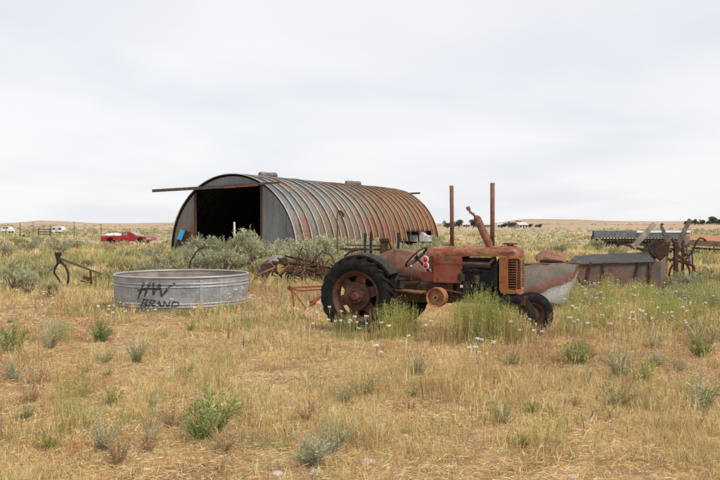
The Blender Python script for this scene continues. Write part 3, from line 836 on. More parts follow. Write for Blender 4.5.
mb = MB(); mb.beam((1.13, -0.2235, 1.20), (1.59, -0.2235, 1.20), 0.006, 0.008); mb.build('panel_seam', 'rust', sp)
# radiator shell with rounded lower corners, open front with louvres
def shell():
    b = MB()
    side = [(2.24, 0.80), (2.27, 0.745), (2.33, 0.73), (2.50, 0.735), (2.525, 0.775), (2.527, 0.80), (2.39, 0.81), (2.385, 1.05), (2.39, 1.285), (2.53, 1.295), (2.53, 1.33), (2.24, 1.33)]
    for y0, y1 in ((-0.255, -0.225), (0.225, 0.255)):
        n = len(side)
        vs = [(x, y0, z) for x, z in side] + [(x, y1, z) for x, z in side]
        b.add(vs, [list(range(n)), list(range(n, 2 * n))[::-1]] + [(i, (i + 1) % n, n + (i + 1) % n, n + i) for i in range(n)])
    b.box((2.50, 0, 0.77), (0.06, 0.449, 0.07)); b.box((2.51, 0, 1.325), (0.05, 0.449, 0.06)); b.box((2.523, 0, 1.045), (0.045, 0.05, 0.48))
    return b.build('radiator_shell', 'orange', tractor, bevel=0.010)
rs = shell()
mb = MB()
for k in range(11):
    z = 0.835 + k * 0.042
    for s_ in (-1, 1): mb.box((2.518, s_ * 0.128, z), (0.022, 0.204, 0.010), Euler((0, R(10), 0)))
mb.build('grille_bars', 'rust_dark', rs)
for s_ in (-1, 1):                                   # louvres wrap round the corner of the shell
    mb = MB()
    for k in range(12): mb.box((2.456, s_ * 0.240, 0.826 + k * 0.0395), (0.142, 0.022, 0.009))
    mb.box((2.526, s_ * 0.243, 1.045), (0.012, 0.014, 0.47))
    mb.build('side_louvres', 'orange', rs)
mb = MB(); mb.box((2.40, 0, 1.04), (0.10, 0.445, 0.53)); mb.build('radiator_core', 'iron_black', tractor)
mb = MB(); mb.tube([(2.23, 0, 1.05), (2.20, 0, 1.05)], 0.05, 12)
for k in range(4):
    mb.box((2.215, 0.11 * math.cos(k * math.pi / 2), 1.05 + 0.11 * math.sin(k * math.pi / 2)), (0.012, 0.16 if k % 2 == 0 else 0.05, 0.05 if k % 2 == 0 else 0.16))
mb.build('fan', 'iron_black', tractor)
# pipes
mb = MB(); mb.tube([(1.364, 0, 1.44), (1.362, -0.002, 2.0), (1.355, -0.004, 2.50)], 0.034, 14, caps=False); mb.tube([(1.364, 0, 1.46), (1.364, 0, 1.50)], 0.05, 14)
o = mb.build('air_stack', 'pipe', tractor, smooth=40); so = o.modifiers.new('thick', 'SOLIDIFY'); so.thickness = 0.006
mb = MB(); mb.tube([(2.06, 0, 1.44), (2.06, 0, 2.0), (2.058, 0, 2.53)], 0.037, 14, caps=False); mb.tube([(2.06, 0, 1.46), (2.06, 0, 1.50)], 0.055, 14)
o = mb.build('exhaust_pipe', 'pipe', tractor, smooth=40); so = o.modifiers.new('thick', 'SOLIDIFY'); so.thickness = 0.006
mb = MB()
mb.tube([(2.05, -0.09, 1.46), (2.03, -0.09, 1.52), (1.83, -0.09, 1.94)], [0.05, 0.062, 0.062], 14)
mb.tube([(1.83, -0.09, 1.94), (1.80, -0.09, 1.98)], [0.062, 0.04], 14)
mb.tube([(1.80, -0.09, 1.97), (1.76, -0.09, 2.02), (1.71, -0.09, 2.05), (1.68, -0.09, 2.11)], 0.022, 8)
mb.tube([(1.685, -0.09, 2.09), (1.665, -0.09, 2.14)], 0.034, 8)
mb.build('muffler', 'pipe', tractor, smooth=40)
# steering wheel, column
SW = Vector((0.72, 0, 1.29)); nrm = Vector((-math.sin(R(44)), 0, math.cos(R(44))))
X = cyl_x(SW, nrm)
mb = MB(); mb.lathe([(0.235 + 0.014 * math.cos(a), 0.014 * math.sin(a)) for a in np.linspace(0, 2 * math.pi, 9)[:-1]], 40, X, closed=True)
for k in range(4):
    a = k * math.pi / 2 + 0.5
    mb.tube([X @ Vector((0, 0, -0.03)), X @ Vector((0.23 * math.cos(a), 0.23 * math.sin(a), 0))], 0.008, 8)
mb.lathe([(0, 0.015), (0.035, 0.01), (0.035, -0.04), (0, -0.04)], 14, X)
sw = mb.build('steering_wheel', 'iron_black', tractor, smooth=50)
mb = MB(); mb.tube([SW - nrm * 0.03, SW - nrm * 0.52], 0.02, 10); mb.build('steering_column', 'rust_dark', tractor, smooth=50)
mb = MB(); mb.box((1.06, 0, 1.18), (0.05, 0.32, 0.28), Euler((0, R(-10), 0))); mb.box((0.98, 0, 0.95), (0.24, 0.30, 0.2))
mb.build('dashboard', 'redpanel', tractor, bevel=0.012)
for k, (x, z) in enumerate(((0.985, 1.262), (0.992, 1.158))):   # pair of red reflectors
    X = cyl_x((x, -0.245, z), (-0.30, -0.95, 0.05))
    mb = MB(); mb.lathe([(0, 0.012), (0.055, 0.010), (0.06, 0.0), (0.055, -0.012), (0, -0.014)], 24, X); rf = mb.build('reflector', 'white_paint', tractor, smooth=40)
    mb = MB(); mb.lathe([(0, 0.026), (0.02, 0.024), (0.042, 0.018), (0.046, 0.008), (0, 0.008)], 24, X); mb.build('lens', 'red_reflector', rf, smooth=60)
mb = MB(); mb.beam((1.0, -0.21, 1.21), (1.1, -0.18, 1.21), 0.02, 0.2); mb.build('reflector_bracket', 'rust', tractor)
mb = MB(); mb.tube([(0.70, -0.16, 0.90), (0.69, -0.16, 1.13)], 0.010, 8); lv = mb.build('gear_lever', 'rust', tractor)
mb = MB(); mb.lathe([(0, 0.02), (0.018, 0.012), (0.02, 0), (0.014, -0.014), (0, -0.018)], 12, Matrix.Translation((0.69, -0.16, 1.14))); mb.build('knob', 'white_paint', lv, smooth=60)
# belt pulley on the near side
X = cyl_x((1.24, -0.43, 0.65), (0, -1, 0))
mb = MB(); mb.lathe([(0.0, 0.02), (0.02, 0.02), (0.02, 0.035), (0.05, 0.035), (0.055, 0.0), (0.13, -0.01), (0.14, 0.05), (0.158, 0.055), (0.162, 0.0), (0.164, -0.06), (0.16, -0.13), (0.0, -0.13)], 36, X)
bp = mb.build('belt_pulley', 'pulley', tractor, smooth=35)
mb = MB(); mb.lathe([(0, 0.05), (0.022, 0.045), (0.022, 0.0), (0, 0.0)], 10, X); mb.build('pulley_nut', 'iron_black', bp)
mb = MB(); mb.tube([(1.24, -0.30, 0.65), (1.24, -0.05, 0.65)], 0.10, 16); mb.build('pulley_housing', 'rust_dark', tractor, smooth=40)
# foot board, battery box, brake parts
mb = MB(); mb.box((0.62, -0.36, 0.74), (0.75, 0.26, 0.03), Euler((0, R(3), 0))); mb.beam((0.30, -0.30, 0.72), (0.30, -0.14, 0.66), 0.05, 0.04); mb.beam((0.95, -0.30, 0.72), (0.95, -0.14, 0.66), 0.05, 0.04)
mb.build('foot_board', 'rust', tractor, bevel=0.006)
mb = MB(); mb.box((0.50, -0.34, 0.84), (0.22, 0.22, 0.14)); mb.box((0.50, -0.34, 0.925), (0.25, 0.25, 0.02)); mb.box((0.50, -0.34, 0.95), (0.1, 0.1, 0.03))
mb.build('battery_box', 'iron_black', tractor, bevel=0.008)
mb = MB(); mb.tube([(0.8, -0.30, 0.76), (0.86, -0.32, 0.86), (0.95, -0.33, 0.90)], 0.012, 8); mb.box((0.96, -0.33, 0.91), (0.03, 0.08, 0.05)); mb.build('pedal', 'iron_black', tractor)
mb = MB(); mb.beam((-0.15, 0, 0.45), (-0.55, 0, 0.42), 0.09, 0.04); mb.beam((-0.42, -0.25, 0.42), (-0.42, 0.25, 0.42), 0.05, 0.03); mb.build('drawbar', 'rust_dark', tractor)

# ------------------------------------------------------------------ red steel frame behind the tractor wheel
def rel(px, py, d, o): return P(px, py, d) - o
d0 = 14.6; o0 = GX(305, d0)
fr = thing('steel_frame', 'faded red triangular hitch frame lying beside the big rear tyre', 'hitch frame', o0)
A = lambda px, py, dd=0.0: rel(px, py, d0 + dd, o0)
mb = MB()
mb.beam(A(289, 288), A(330, 286, 0.2), 0.032, 0.035); mb.beam(A(291, 288), A(294, 307), 0.028, 0.028)
mb.beam(A(310, 306, -0.1), A(331, 288, 0.2), 0.03, 0.035); mb.beam(A(309, 303, 0.35), A(330, 291, 0.5), 0.03, 0.03)
mb.beam(A(293, 291), A(306, 309), 0.02, 0.02); mb.beam(A(289, 288), A(300, 291, 0.9), 0.028, 0.028); mb.beam(A(300, 291, 0.9), A(330, 289, 0.9), 0.028, 0.028)
mb.build('frame_bars', 'brightred', fr)
for p in (A(290, 288), A(313, 303)):
    mb = MB(); mb.lathe([(0.02, 0.03), (0.045, 0.03), (0.045, -0.03), (0.02, -0.03)], 14, cyl_x(p, (0.3, 1, 0)), closed=True); mb.build('hitch_eye', 'rust', fr)

# ------------------------------------------------------------------ toolbar implement seen over the fender
d0 = 18.5; o0 = GX(375, d0)
A = lambda px, py, dd=0.0: rel(px, py, d0 + dd, o0)
tb = thing('toolbar_implement', 'dark iron toolbar implement with upright posts standing behind the tractor fender', 'implement', o0)
mb = MB()
mb.beam(A(340, 249), A(398, 250), 0.05, 0.05); mb.beam(A(346, 245, 0.6), A(386, 246, 0.6), 0.03, 0.03); mb.build('toolbar', 'rust_dark', tb)
for p in ((365, 233, 306, -0.05), (370, 231.5, 306, 0.1), (397.5, 232.5, 306, 0.0)):
    mb = MB(); mb.beam(A(p[0] + (1 if p[0] > 366 else 0), p[1], p[3]), A(p[0], p[2], p[3]), 0.06, 0.06); mb.build('upright_post', 'iron_black', tb)
mb = MB(); mb.box(A(384, 250), (0.18, 0.16, 0.55)); mb.box(A(384, 240), (0.22, 0.2, 0.08)); mb.beam(A(388, 240), A(393, 252), 0.04, 0.04); mb.tube([A(384, 258), A(384, 306)], 0.06, 8)
mb.build('gear_case', 'rust_dark', tb, bevel=0.01)
mb = MB(); mb.box(A(381, 256, -0.2), (0.12, 0.05, 0.06), Euler((0, R(35), 0))); mb.build('yellow_clamp', 'yellow', tb)
mb = MB(); mb.tube([A(343, 262), A(345, 256), A(350, 251.5), A(358, 250)], 0.025, 8); mb.tube([A(388, 252), A(391, 248), A(394, 251), A(395, 262), A(393, 306)], 0.018, 8); mb.build('spring_tine', 'iron_black', tb, smooth=60)

# ------------------------------------------------------------------ rusty rake heap left of the tractor
d0 = 21.0; o0 = GX(300, d0)
A = lambda px, py, dd=0.0: rel(px, py, d0 + dd, o0)
rk = thing('hay_rake', 'tangled rusty hay rake with radiating curved tines in front of the sagebrush', 'hay rake', o0)
rr = random.Random(3)
def rake_wheel(px, py, rad, n, name, dd):
    c = A(px, py, dd)
    mb = MB()
    X = cyl_x(c, (0.25, -1, 0.2))
    mb.lathe([(0.03, 0.05), (0.07, 0.05), (0.07, -0.05), (0.03, -0.05)], 14, X, closed=True)
    for k in range(n):
        a = 2 * math.pi * k / n + rr.uniform(-0.35, 0.35)
        L = rad * rr.uniform(0.45, 1.2)
        pts = [X @ Vector((0.05 * math.cos(a), 0.05 * math.sin(a), 0)), X @ Vector((L * 0.6 * math.cos(a + 0.05), L * 0.6 * math.sin(a + 0.05), 0.04)), X @ Vector((L * math.cos(a + 0.32), L * math.sin(a + 0.32), rr.uniform(-0.15, 0.2)))]
        mb.tube(pts, [0.022, 0.017, 0.012], 6)
    mb.build(name, 'rust_mid', rk, smooth=60)
rake_wheel(305, 268, 0.52, 22, 'tine_wheel', -0.1)
rake_wheel(290, 271, 0.42, 16, 'tine_wheel', 0.5)
rake_wheel(319, 272, 0.38, 16, 'tine_wheel', 0.3)
mb = MB()
mb.beam(A(272, 262, 0.2), A(330, 268, 0.3), 0.06, 0.06); mb.beam(A(285, 256, 0.4), A(312, 262), 0.05, 0.05); mb.beam(A(278, 258, 0.4), A(296, 276), 0.04, 0.04)
mb.tube([A(312, 262), A(322, 252), A(332, 256), A(336, 268)], 0.02, 6); mb.tube([A(296, 262), A(302, 248), A(306, 250)], 0.02, 6)
mb.build('rake_frame', 'rust_dark', rk)
for k in range(34):
    mb = MB(); x0 = rr.uniform(266, 332); y0 = rr.uniform(258, 272)
    mb.tube([A(x0, y0, rr.uniform(0, 0.6)), A(x0 + rr.uniform(-8, 8), y0 + rr.uniform(-6, 8), rr.uniform(-0.2, 0.5)), A(x0 + rr.uniform(-14, 14), 276 + rr.uniform(-3, 2), rr.uniform(-0.3, 0.3))], rr.uniform(0.012, 0.028), 6)
    mb.build('loose_tine', rr.choice(['rust_mid', 'rust_dark', 'rust_mid', 'rust']), rk, smooth=60)
# grey curved metal hood next to it
d0 = 22.5; o0 = GX(271, d0); A = lambda px, py, dd=0.0: rel(px, py, d0 + dd, o0)
mb = MB(); vs = []; fs = []
for i in range(15):
    t = i / 14
    p = Vector(A(256, 279)).lerp(A(284, 257), t) + Vector((0, 0, 0.30 * math.sin(math.pi * t)))
    for j in range(7):
        w = j / 6 - 0.5
        vs.append(p + Vector((0.30 * w, 0.9 * w, -0.20 * (2 * w) ** 2)))
for i in range(14):
    for j in range(6): fs.append((i * 7 + j, i * 7 + j + 1, (i + 1) * 7 + j + 1, (i + 1) * 7 + j))
mb.add(vs, fs)
o = mb.build('metal_hood', worn('grey_brown_sheet', [(0.3, (0.13, 0.10, 0.095)), (0.55, (0.20, 0.175, 0.17)), (0.75, (0.22, 0.13, 0.09))], 3, 40, 0.7), None, loc=o0, smooth=60)
so = o.modifiers.new('thick', 'SOLIDIFY'); so.thickness = 0.015
tag(o, 'curved grey brown sheet metal hood leaning at the left end of the hay rake', 'metal hood')
# hooked pipe and stakes
d0 = 27.0; o0 = GX(338, d0); A = lambda px, py, dd=0.0: rel(px, py, d0 + dd, o0)
mb = MB(); mb.tube([Vector((0, 0, -0.1)), A(337.4, 235), A(337, 217), A(338, 211.5), A(340.5, 211), A(343, 214), A(344, 217)], [0.015, 0.015, 0.015, 0.022, 0.03, 0.045, 0.04], 8)
tag(mb.build('hooked_pipe', 'rust_dark', None, loc=o0, smooth=60), 'thin dark pipe with a hooked top rising out of the sagebrush before the shed', 'pipe')
d0 = 41.0; o0 = GX(235, d0); A = lambda px, py, dd=0.0: rel(px, py, d0 + dd, o0)
mb = MB(); mb.tube([Vector((0, 0, -0.1)), A(234.6, 235), A(234.3, 222)], 0.05, 8)
tag(mb.build('pale_stake', 'white_paint', None, loc=o0, smooth=60), 'pale stake standing in front of the black shed doorway', 'stake')
d0 = 20.5; o0 = GX(190, d0); A = lambda px, py, dd=0.0: rel(px, py, d0 + dd, o0)
mb = MB(); mb.tube([Vector((-0.1, 0, -0.05)), A(190, 262), A(196, 252), A(200, 248.5), A(206, 247.5)], [0.02, 0.02, 0.018, 0.015, 0.01], 6)
tag(mb.build('bent_stick', 'iron_black', None, loc=o0, smooth=60), 'dark bent stick poking out behind the round stock tank', 'stick')

# ------------------------------------------------------------------ cultivator frame at the left
d0 = 23.0; o0 = GX(66, d0); A = lambda px, py, dd=0.0: rel(px, py, d0 + dd, o0)
cu = thing('walking_plough', 'small dark iron plough frame with curved legs at the far left in the grass', 'plough', o0)
mb = MB(); mb.beam(A(58, 258), A(101, 274), 0.07, 0.07, w2=0.045, h2=0.045); mb.build('beam', 'darkwood', cu)
mb = MB(); mb.beam(A(57.5, 253.5), A(59, 264), 0.11, 0.11); mb.box(A(58, 254), (0.16, 0.14, 0.1)); mb.build('head', 'iron_black', cu, bevel=0.01)
mb = MB(); mb.tube([A(58, 263), A(54.5, 268), A(54, 273), A(58, 279), A(63, 287)], 0.03, 8); mb.build('curved_leg', 'iron_black', cu, smooth=60)
mb = MB(); mb.tube([A(60, 261), A(65, 266), A(68, 273), A(68, 280), A(66, 287)], 0.035, 8); mb.build('curved_leg', 'iron_black', cu, smooth=60)
mb = MB(); mb.beam(A(90, 270), A(91, 283), 0.05, 0.05); mb.beam(A(80, 281), A(92, 283), 0.05, 0.04); mb.beam(A(83, 277), A(90, 280), 0.06, 0.1); mb.build('share', 'rust_dark', cu)

# ------------------------------------------------------------------ crumpled hopper beside the tractor nose
d0 = 17.0; o0 = GX(552, d0); A = lambda px, py, dd=0.0: rel(px, py, d0 + dd, o0)
ho = thing('sheet_hopper', 'crumpled grey and rust sheet metal hopper tipping beside the tractor radiator', 'hopper', o0)
def hop_mat():
    m, t, b = new_mat('rust_banded_galvanised_sheet')
    tcn = N(t, 'ShaderNodeTexCoord'); v = tcn.outputs['Object']
    s = N(t, 'ShaderNodeSeparateXYZ'); t.links.new(v, s.inputs[0])
    n1 = noise(t, v, 3.2, 6, 0.65); n2 = noise(t, v, 30, 4, 0.6)
    h = math_n(t, 'SUBTRACT', s.outputs[2], math_n(t, 'MULTIPLY', s.outputs[0], vb=0.42))
    h = math_n(t, 'ADD', h, math_n(t, 'MULTIPLY', math_n(t, 'SUBTRACT', n1, vb=0.5), vb=0.30))
    c = ramp(t, math_n(t, 'MULTIPLY', h, vb=1.0), [(0.08, (0.17, 0.165, 0.165)), (0.30, (0.38, 0.365, 0.35)), (0.41, (0.30, 0.275, 0.255)), (0.45, (0.13, 0.055, 0.035)), (0.60, (0.19, 0.08, 0.05)), (0.66, (0.15, 0.125, 0.10)), (0.9, (0.20, 0.16, 0.125))])
    g = ramp(t, n2, [(0.25, (0.7, 0.7, 0.7)), (0.75, (1.15, 1.15, 1.15))])
    t.links.new(mixc(t, 1.0, c, g, 'MULTIPLY'), b.inputs['Base Color'])
    b.inputs['Roughness'].default_value = 0.6; b.inputs['Metallic'].default_value = 0.15
    bump(t, b, n1, 0.6, 0.04)
    return m
M['hopper'] = hop_mat()
mb = MB()
mb.sheet(A(524, 296, 0.1), A(566, 306, -0.35), A(577, 263, 0.1), A(523, 264, 0.3), 0.012, 9, 8, 0.022, 4)
o = mb.build('front_sheet', 'hopper', ho, smooth=50)
mb = MB(); mb.sheet(A(566, 306, -0.35), A(572, 299, 1.0), A(580, 262, 1.0), A(577, 263, 0.1), 0.012, 4, 5, 0.01, 5); mb.build('side_sheet', 'hopper', ho, smooth=50)
mb = MB(); mb.sheet(A(572, 299, 1.0), A(524, 296, 1.1), A(523, 263, 1.1), A(580, 262, 1.0), 0.012, 5, 4, 0.01, 6); mb.build('rear_sheet', 'hopper', ho, smooth=50)
mb = MB(); mb.tube([A(523, 264, 0.3), A(550, 264, 0.2), A(577, 263, 0.1), A(580, 262, 1.0)], 0.02, 6); mb.build('top_rim', 'rust', ho)
mb = MB()
vs = []; fs = []
for i in range(15):                                   # domed rusty drum cover
    t = i / 14
    x = 536 + 31 * t
    top = 262 - 12.5 * math.sin(math.pi * (0.10 + 0.9 * t) ** 0.85) ** 0.8
    for j in range(6):
        w = j / 5
        vs.append(A(x, 262.5 + (top - 262.5) * math.sin(math.pi * (0.08 + 0.46 * w)), 0.25 + 0.9 * w))
for i in range(14):
    for j in range(5): fs.append((i * 6 + j, i * 6 + j + 1, (i + 1) * 6 + j + 1, (i + 1) * 6 + j))
mb.add(vs, fs); o = mb.build('drum_cover', 'rust', ho, smooth=60); so = o.modifiers.new('thick', 'SOLIDIFY'); so.thickness = 0.015

# ------------------------------------------------------------------ long steel trough / wagon bed
d0 = 20.0; o0 = GX(612, d0); A = lambda px, py, dd=0.0: rel(px, py, d0 + dd, o0)
tr = thing('wagon_bed', 'long low wagon bed with rust stained side and dark sloping sheet lid', 'wagon bed', o0)
mb = MB(); mb.sheet(A(574, 293), A(661, 289), A(661, 262), A(570, 264), 0.02, 10, 4, 0.012, 8); mb.build('side_board', 'trough_side', tr, smooth=40)
mb = MB(); mb.sheet(A(661, 289), A(668, 284, 2.0), A(668, 255, 2.0), A(661, 262), 0.02, 3, 3, 0.006, 9); mb.build('end_board', 'trough_side', tr, smooth=40)
mb = MB(); mb.sheet(A(565, 264.5, -0.05), A(655, 261.6, -0.05), A(648, 251.8, 2.2), A(576, 255.5, 2.2), 0.02, 10, 5, 0.007, 10); mb.build('sheet_lid', 'trough_top', tr, smooth=40)
mb = MB(); mb.sheet(A(574, 289, 2.2), A(661, 285, 2.2), A(655, 256, 2.2), A(574, 260, 2.2), 0.02, 4, 2, 0.0, 11); mb.build('rear_board', 'trough_side', tr)
for px in (585, 604, 633, 650):
    mb = MB(); mb.beam(A(px, 292, -0.04), A(px + (6 if px in (585, 633) else 0), 262.5, -0.04), 0.05, 0.03, up=(0, 1, 0)); mb.build('side_stake', 'rust_dark', tr)
mb = MB(); mb.beam(A(567, 263, -0.04), A(586, 292, -0.04), 0.07, 0.03, up=(0, 1, 0)); mb.tube([A(540, 261, 0.6), A(568, 262, 0.3)], 0.035, 8); mb.build('draw_bar', 'iron_black', tr)
for px, dd in ((592, 0.3), (592, 1.9), (648, 0.3), (648, 1.9)):
    c = A(px, 287, dd); c.z = 0.22
    mb = MB(); mb.lathe([(0.12, 0.06), (0.22, 0.07), (0.24, 0.0), (0.22, -0.07), (0.12, -0.06)], 20, cyl_x(c, (0, -1, 0)), closed=True); mb.lathe([(0, 0.05), (0.12, 0.03), (0.12, -0.03), (0, -0.05)], 16, cyl_x(c, (0, -1, 0))); mb.build('wheel', 'tyre', tr, smooth=40)

# ------------------------------------------------------------------ timber and iron implement at the right
d0 = 22.0; o0 = GX(668, d0); A = lambda px, py, dd=0.0: rel(px, py, d0 + dd, o0)
wi = thing('hay_loader', 'broken hay loader with three grey planks pointing skyward among bent iron rods', 'hay loader', o0)
for a, b, w, w2 in (((633, 247.5), (654, 224, 0.5), 0.15, 0.13), ((669, 243), (661, 226, 0.2), 0.13, 0.06), ((677, 246), (690, 219.5, 0.3), 0.13, 0.10)):
    mb = MB(); mb.beam(A(*a), A(*b), w, 0.055, up=(0, 1, 0), w2=w2); mb.build('plank', 'wood' if w > 0.14 else 'darkwood', wi)
mb = MB(); mb.beam(A(672, 245, 0.2), A(663, 232, 0.4), 0.09, 0.04, up=(0, 1, 0)); mb.build('plank', 'wood', wi)
mb = MB(); mb.sheet(A(655, 258), A(667, 262, -0.4), A(670, 243, -0.2), A(656, 240, 0.2), 0.02, 4, 4, 0.012, 12); mb.build('mould_board', 'rust_dark', wi, smooth=50)
mb = MB(); mb.sheet(A(640, 250, 0.4), A(656, 259, 0.1), A(657, 239, 0.2), A(654, 240, 0.5), 0.02, 3, 3, 0.008, 13); mb.build('mould_board', 'trough_top', wi, smooth=50)
mb = MB(); mb.sheet(A(681, 247, 0.4), A(689, 247, 0.4), A(690, 236, 0.4), A(683, 235, 0.4), 0.03, 2, 2, 0.0, 14); mb.build('seat_box', 'wood', wi)
mb = MB(); mb.beam(A(617, 242, 0.2), A(645, 250.5), 0.07, 0.07); mb.beam(A(618, 239, 0.2), A(617.5, 247, 0.2), 0.05, 0.05); mb.build('iron_arm', 'rust_dark', wi)
mb = MB(); mb.beam(A(676, 242), A(676, 287), 0.10, 0.10); mb.beam(A(683, 240, 0.4), A(683, 285, 0.4), 0.06, 0.06); mb.build('upright_post', 'rust_dark', wi)
mb = MB(); mb.tube([A(664, 259), A(676, 260), A(694, 266), A(695, 272), A(693, 274)], 0.035, 8); mb.tube([A(677, 254), A(694, 267)], 0.03, 8)
mb.tube([A(683, 263), A(692, 252), A(697, 241), A(700, 238), A(703.5, 238.5), A(706, 241)], [0.03, 0.03, 0.028, 0.028, 0.03, 0.035], 8)
mb.tube([A(693, 266), A(692.5, 284)], 0.02, 6); mb.tube([A(692, 250), A(693, 268)], 0.02, 6); mb.tube([A(665, 252), A(690, 246)], 0.02, 6); mb.tube([A(670, 262), A(682, 248), A(690, 243)], 0.018, 6)
mb.tube([A(648, 243), A(650, 252), A(662, 262)], 0.02, 6); mb.tube([A(672, 248), A(679, 258), A(686, 262)], 0.022, 6)
mb.build('iron_rods', 'rust_dark', wi, smooth=60)
for a_, b_, w_ in (((640, 244, 0.6), (672, 252, 0.2), 0.07), ((657, 256, 0.3), (668, 236, 0.7), 0.08), ((686, 256, 0.5), (672, 238, 0.8), 0.07), ((664, 248, 0.9), (700, 252, 0.3), 0.06), ((690, 262, 0.2), (684, 236, 0.9), 0.06)):
    mb = MB(); mb.beam(A(*a_), A(*b_), w_, 0.05, up=(0, 1, 0), w2=w_ * 0.7); mb.build('brace', rr.choice(['darkwood', 'wood', 'rust_dark']), wi)
for c, rad in ((A(680, 262, 0.3), 0.42), (A(655, 268, 0.9), 0.4)):
    c.z = rad - 0.02
    mb = MB(); X = cyl_x(c, (0.5, -1, 0)); mb.lathe([(rad, 0.03), (rad, -0.03), (rad - 0.025, -0.03), (rad - 0.025, 0.03)], 36, X, closed=True)
    for k in range(10):
        a = k * math.pi / 5; mb.tube([X @ Vector((0.04 * math.cos(a), 0.04 * math.sin(a), 0)), X @ Vector((rad * math.cos(a), rad * math.sin(a), 0))], 0.010, 6)
    mb.lathe([(0, 0.08), (0.05, 0.08), (0.05, -0.08), (0, -0.08)], 12, X); mb.build('iron_wheel', 'rust', wi, smooth=40)

# ------------------------------------------------------------------ grain drill further back
d0 = 66.0; o0 = GX(640, d0); A = lambda px, py, dd=0.0: rel(px, py, d0 + dd, o0)
gd = thing('grain_drill', 'long grey blue grain drill with pale green lid behind the broken planks', 'grain drill', o0)
def drill_box(name, x0, x1, yt, yb, mat, dd, dep):
    a, b, c, e = A(x0, yb, dd), A(x1, yb, dd), A(x1, yt, dd), A(x0, yt, dd)
    w = Vector((0, dep, 0)); k = Vector((0, 0.12, 0))
    mb = MB(); mb.add([a + k, b + k, c, e, a + w - k, b + w - k, c + w, e + w], [(0, 1, 2, 3), (7, 6, 5, 4), (0, 4, 5, 1), (3, 2, 6, 7), (1, 5, 6, 2), (0, 3, 7, 4)])
    return mb.build(name, mat, gd, bevel=0.015)
drill_box('seed_box', 594, 637, 230.5, 237.5, 'drill_blue', 0, 0.55)
drill_box('seed_box', 637.3, 690, 232.6, 238, 'drill_blue', 0, 0.55)
mb = MB(); mb.sheet(A(636, 232.6, -0.04), A(691, 232.4, -0.04), A(691, 230.3, 0.6), A(636, 230.6, 0.6), 0.02, 6, 1, 0.004, 3); mb.build('lid', 'drill_lid', gd)
for px in (606, 615, 628): 
    mb = MB(); mb.box(A(px, 234, 0.045), (0.03, 0.02, 0.27)); mb.build('box_rib', 'trough_top', gd)
for px in (593, 691.5):
    mb = MB(); mb.lathe([(0.46, 0.06), (0.50, 0.04), (0.5, -0.04), (0.46, -0.06)], 32, cyl_x(A(px, 0, 0.5).xy.to_3d() + Vector((0, 0, 0.49)), (1, 0, 0)), closed=True)
    for k in range(8):
        a = k * math.pi / 4; X = cyl_x(A(px, 0, 0.5).xy.to_3d() + Vector((0, 0, 0.49)), (1, 0, 0)); mb.tube([X @ Vector((0, 0, 0)), X @ Vector((0.47 * math.cos(a), 0.47 * math.sin(a), 0))], 0.016, 6)
    mb.build('wheel', 'rust_dark', gd, smooth=40)
    mb = MB(); mb.sheet(A(px, 246, 0.0), A(px, 246, 0.6), A(px, 231, 0.6), A(px, 231, 0.0), 0.03, 1, 1, 0, 1); mb.build('end_plate', 'rust_dark', gd)
mb = MB(); mb.beam(A(594, 239.8, 0.3), A(690, 239.8, 0.3), 0.12, 0.16); mb.beam(A(594, 242.5, 0.6), A(690, 242.5, 0.6), 0.1, 0.22); mb.beam(A(596, 243.6, 0.1), A(688, 243.6, 0.1), 0.05, 0.05); mb.build('frame', 'rust_dark', gd)
for k in range(30):
    px = 597 + k * 3.15
    c = A(px, 250, 0.1); c.z = 0.24
    mb = MB(); mb.lathe([(0, 0.015), (0.26, 0.0), (0, -0.015)], 18, cyl_x(c, (1, 0.75, 0.1))); mb.tube([A(px, 238, 0.25), Vector((c.x, c.y + 0.1, 0.75)), c], 0.04, 6); mb.build('disc_opener', 'iron_black', gd, smooth=40)

# ------------------------------------------------------------------ orange rusted trailer deck running out at the right edge
d0 = 50.0; o0 = GX(716, d0); A = lambda px, py, dd=0.0: rel(px, py, d0 + dd, o0)
dk = thing('flatbed_trailer', 'orange rusted flatbed trailer deck running out of the picture at the right', 'trailer', o0)
mb = MB(); mb.sheet(A(688, 239.5), A(760, 243.5, -0.6), A(752, 237.5, 2.2), A(686, 234.5, 2.2), 0.05, 8, 4, 0.012, 21); mb.build('deck', 'deck_orange', dk, smooth=40)
mb = MB(); mb.sheet(A(688, 245, -0.01), A(760, 249.5, -0.61), A(760, 243.8, -0.62), A(688, 239.8, -0.02), 0.03, 6, 1, 0.006, 22); mb.build('side_rail', 'trough_side', dk)
mb = MB()
mb.beam(A(692, 248, 0.5), A(760, 252, 0.2), 0.10, 0.12); mb.beam(A(692, 248, 1.6), A(760, 252, 1.5), 0.10, 0.12); mb.build('chassis', 'iron_black', dk)
for px in (699, 714, 742):
    mb = MB(); p = A(px, 247, 0.5); mb.beam(p, Vector((p.x, p.y, -0.05)), 0.07, 0.07); mb.build('leg', 'rust_dark', dk)
c = A(730, 0, 0.4); c.z = 0.36
mb = MB(); mb.lathe([(0.18, 0.09), (0.34, 0.1), (0.37, 0), (0.34, -0.1), (0.18, -0.09)], 28, cyl_x(c, (0.05, -1, 0)), closed=True); mb.lathe([(0, 0.05), (0.18, 0.03), (0.18, -0.03), (0, -0.05)], 18, cyl_x(c, (0.05, -1, 0))); mb.build('wheel', 'tyre', dk, smooth=40)

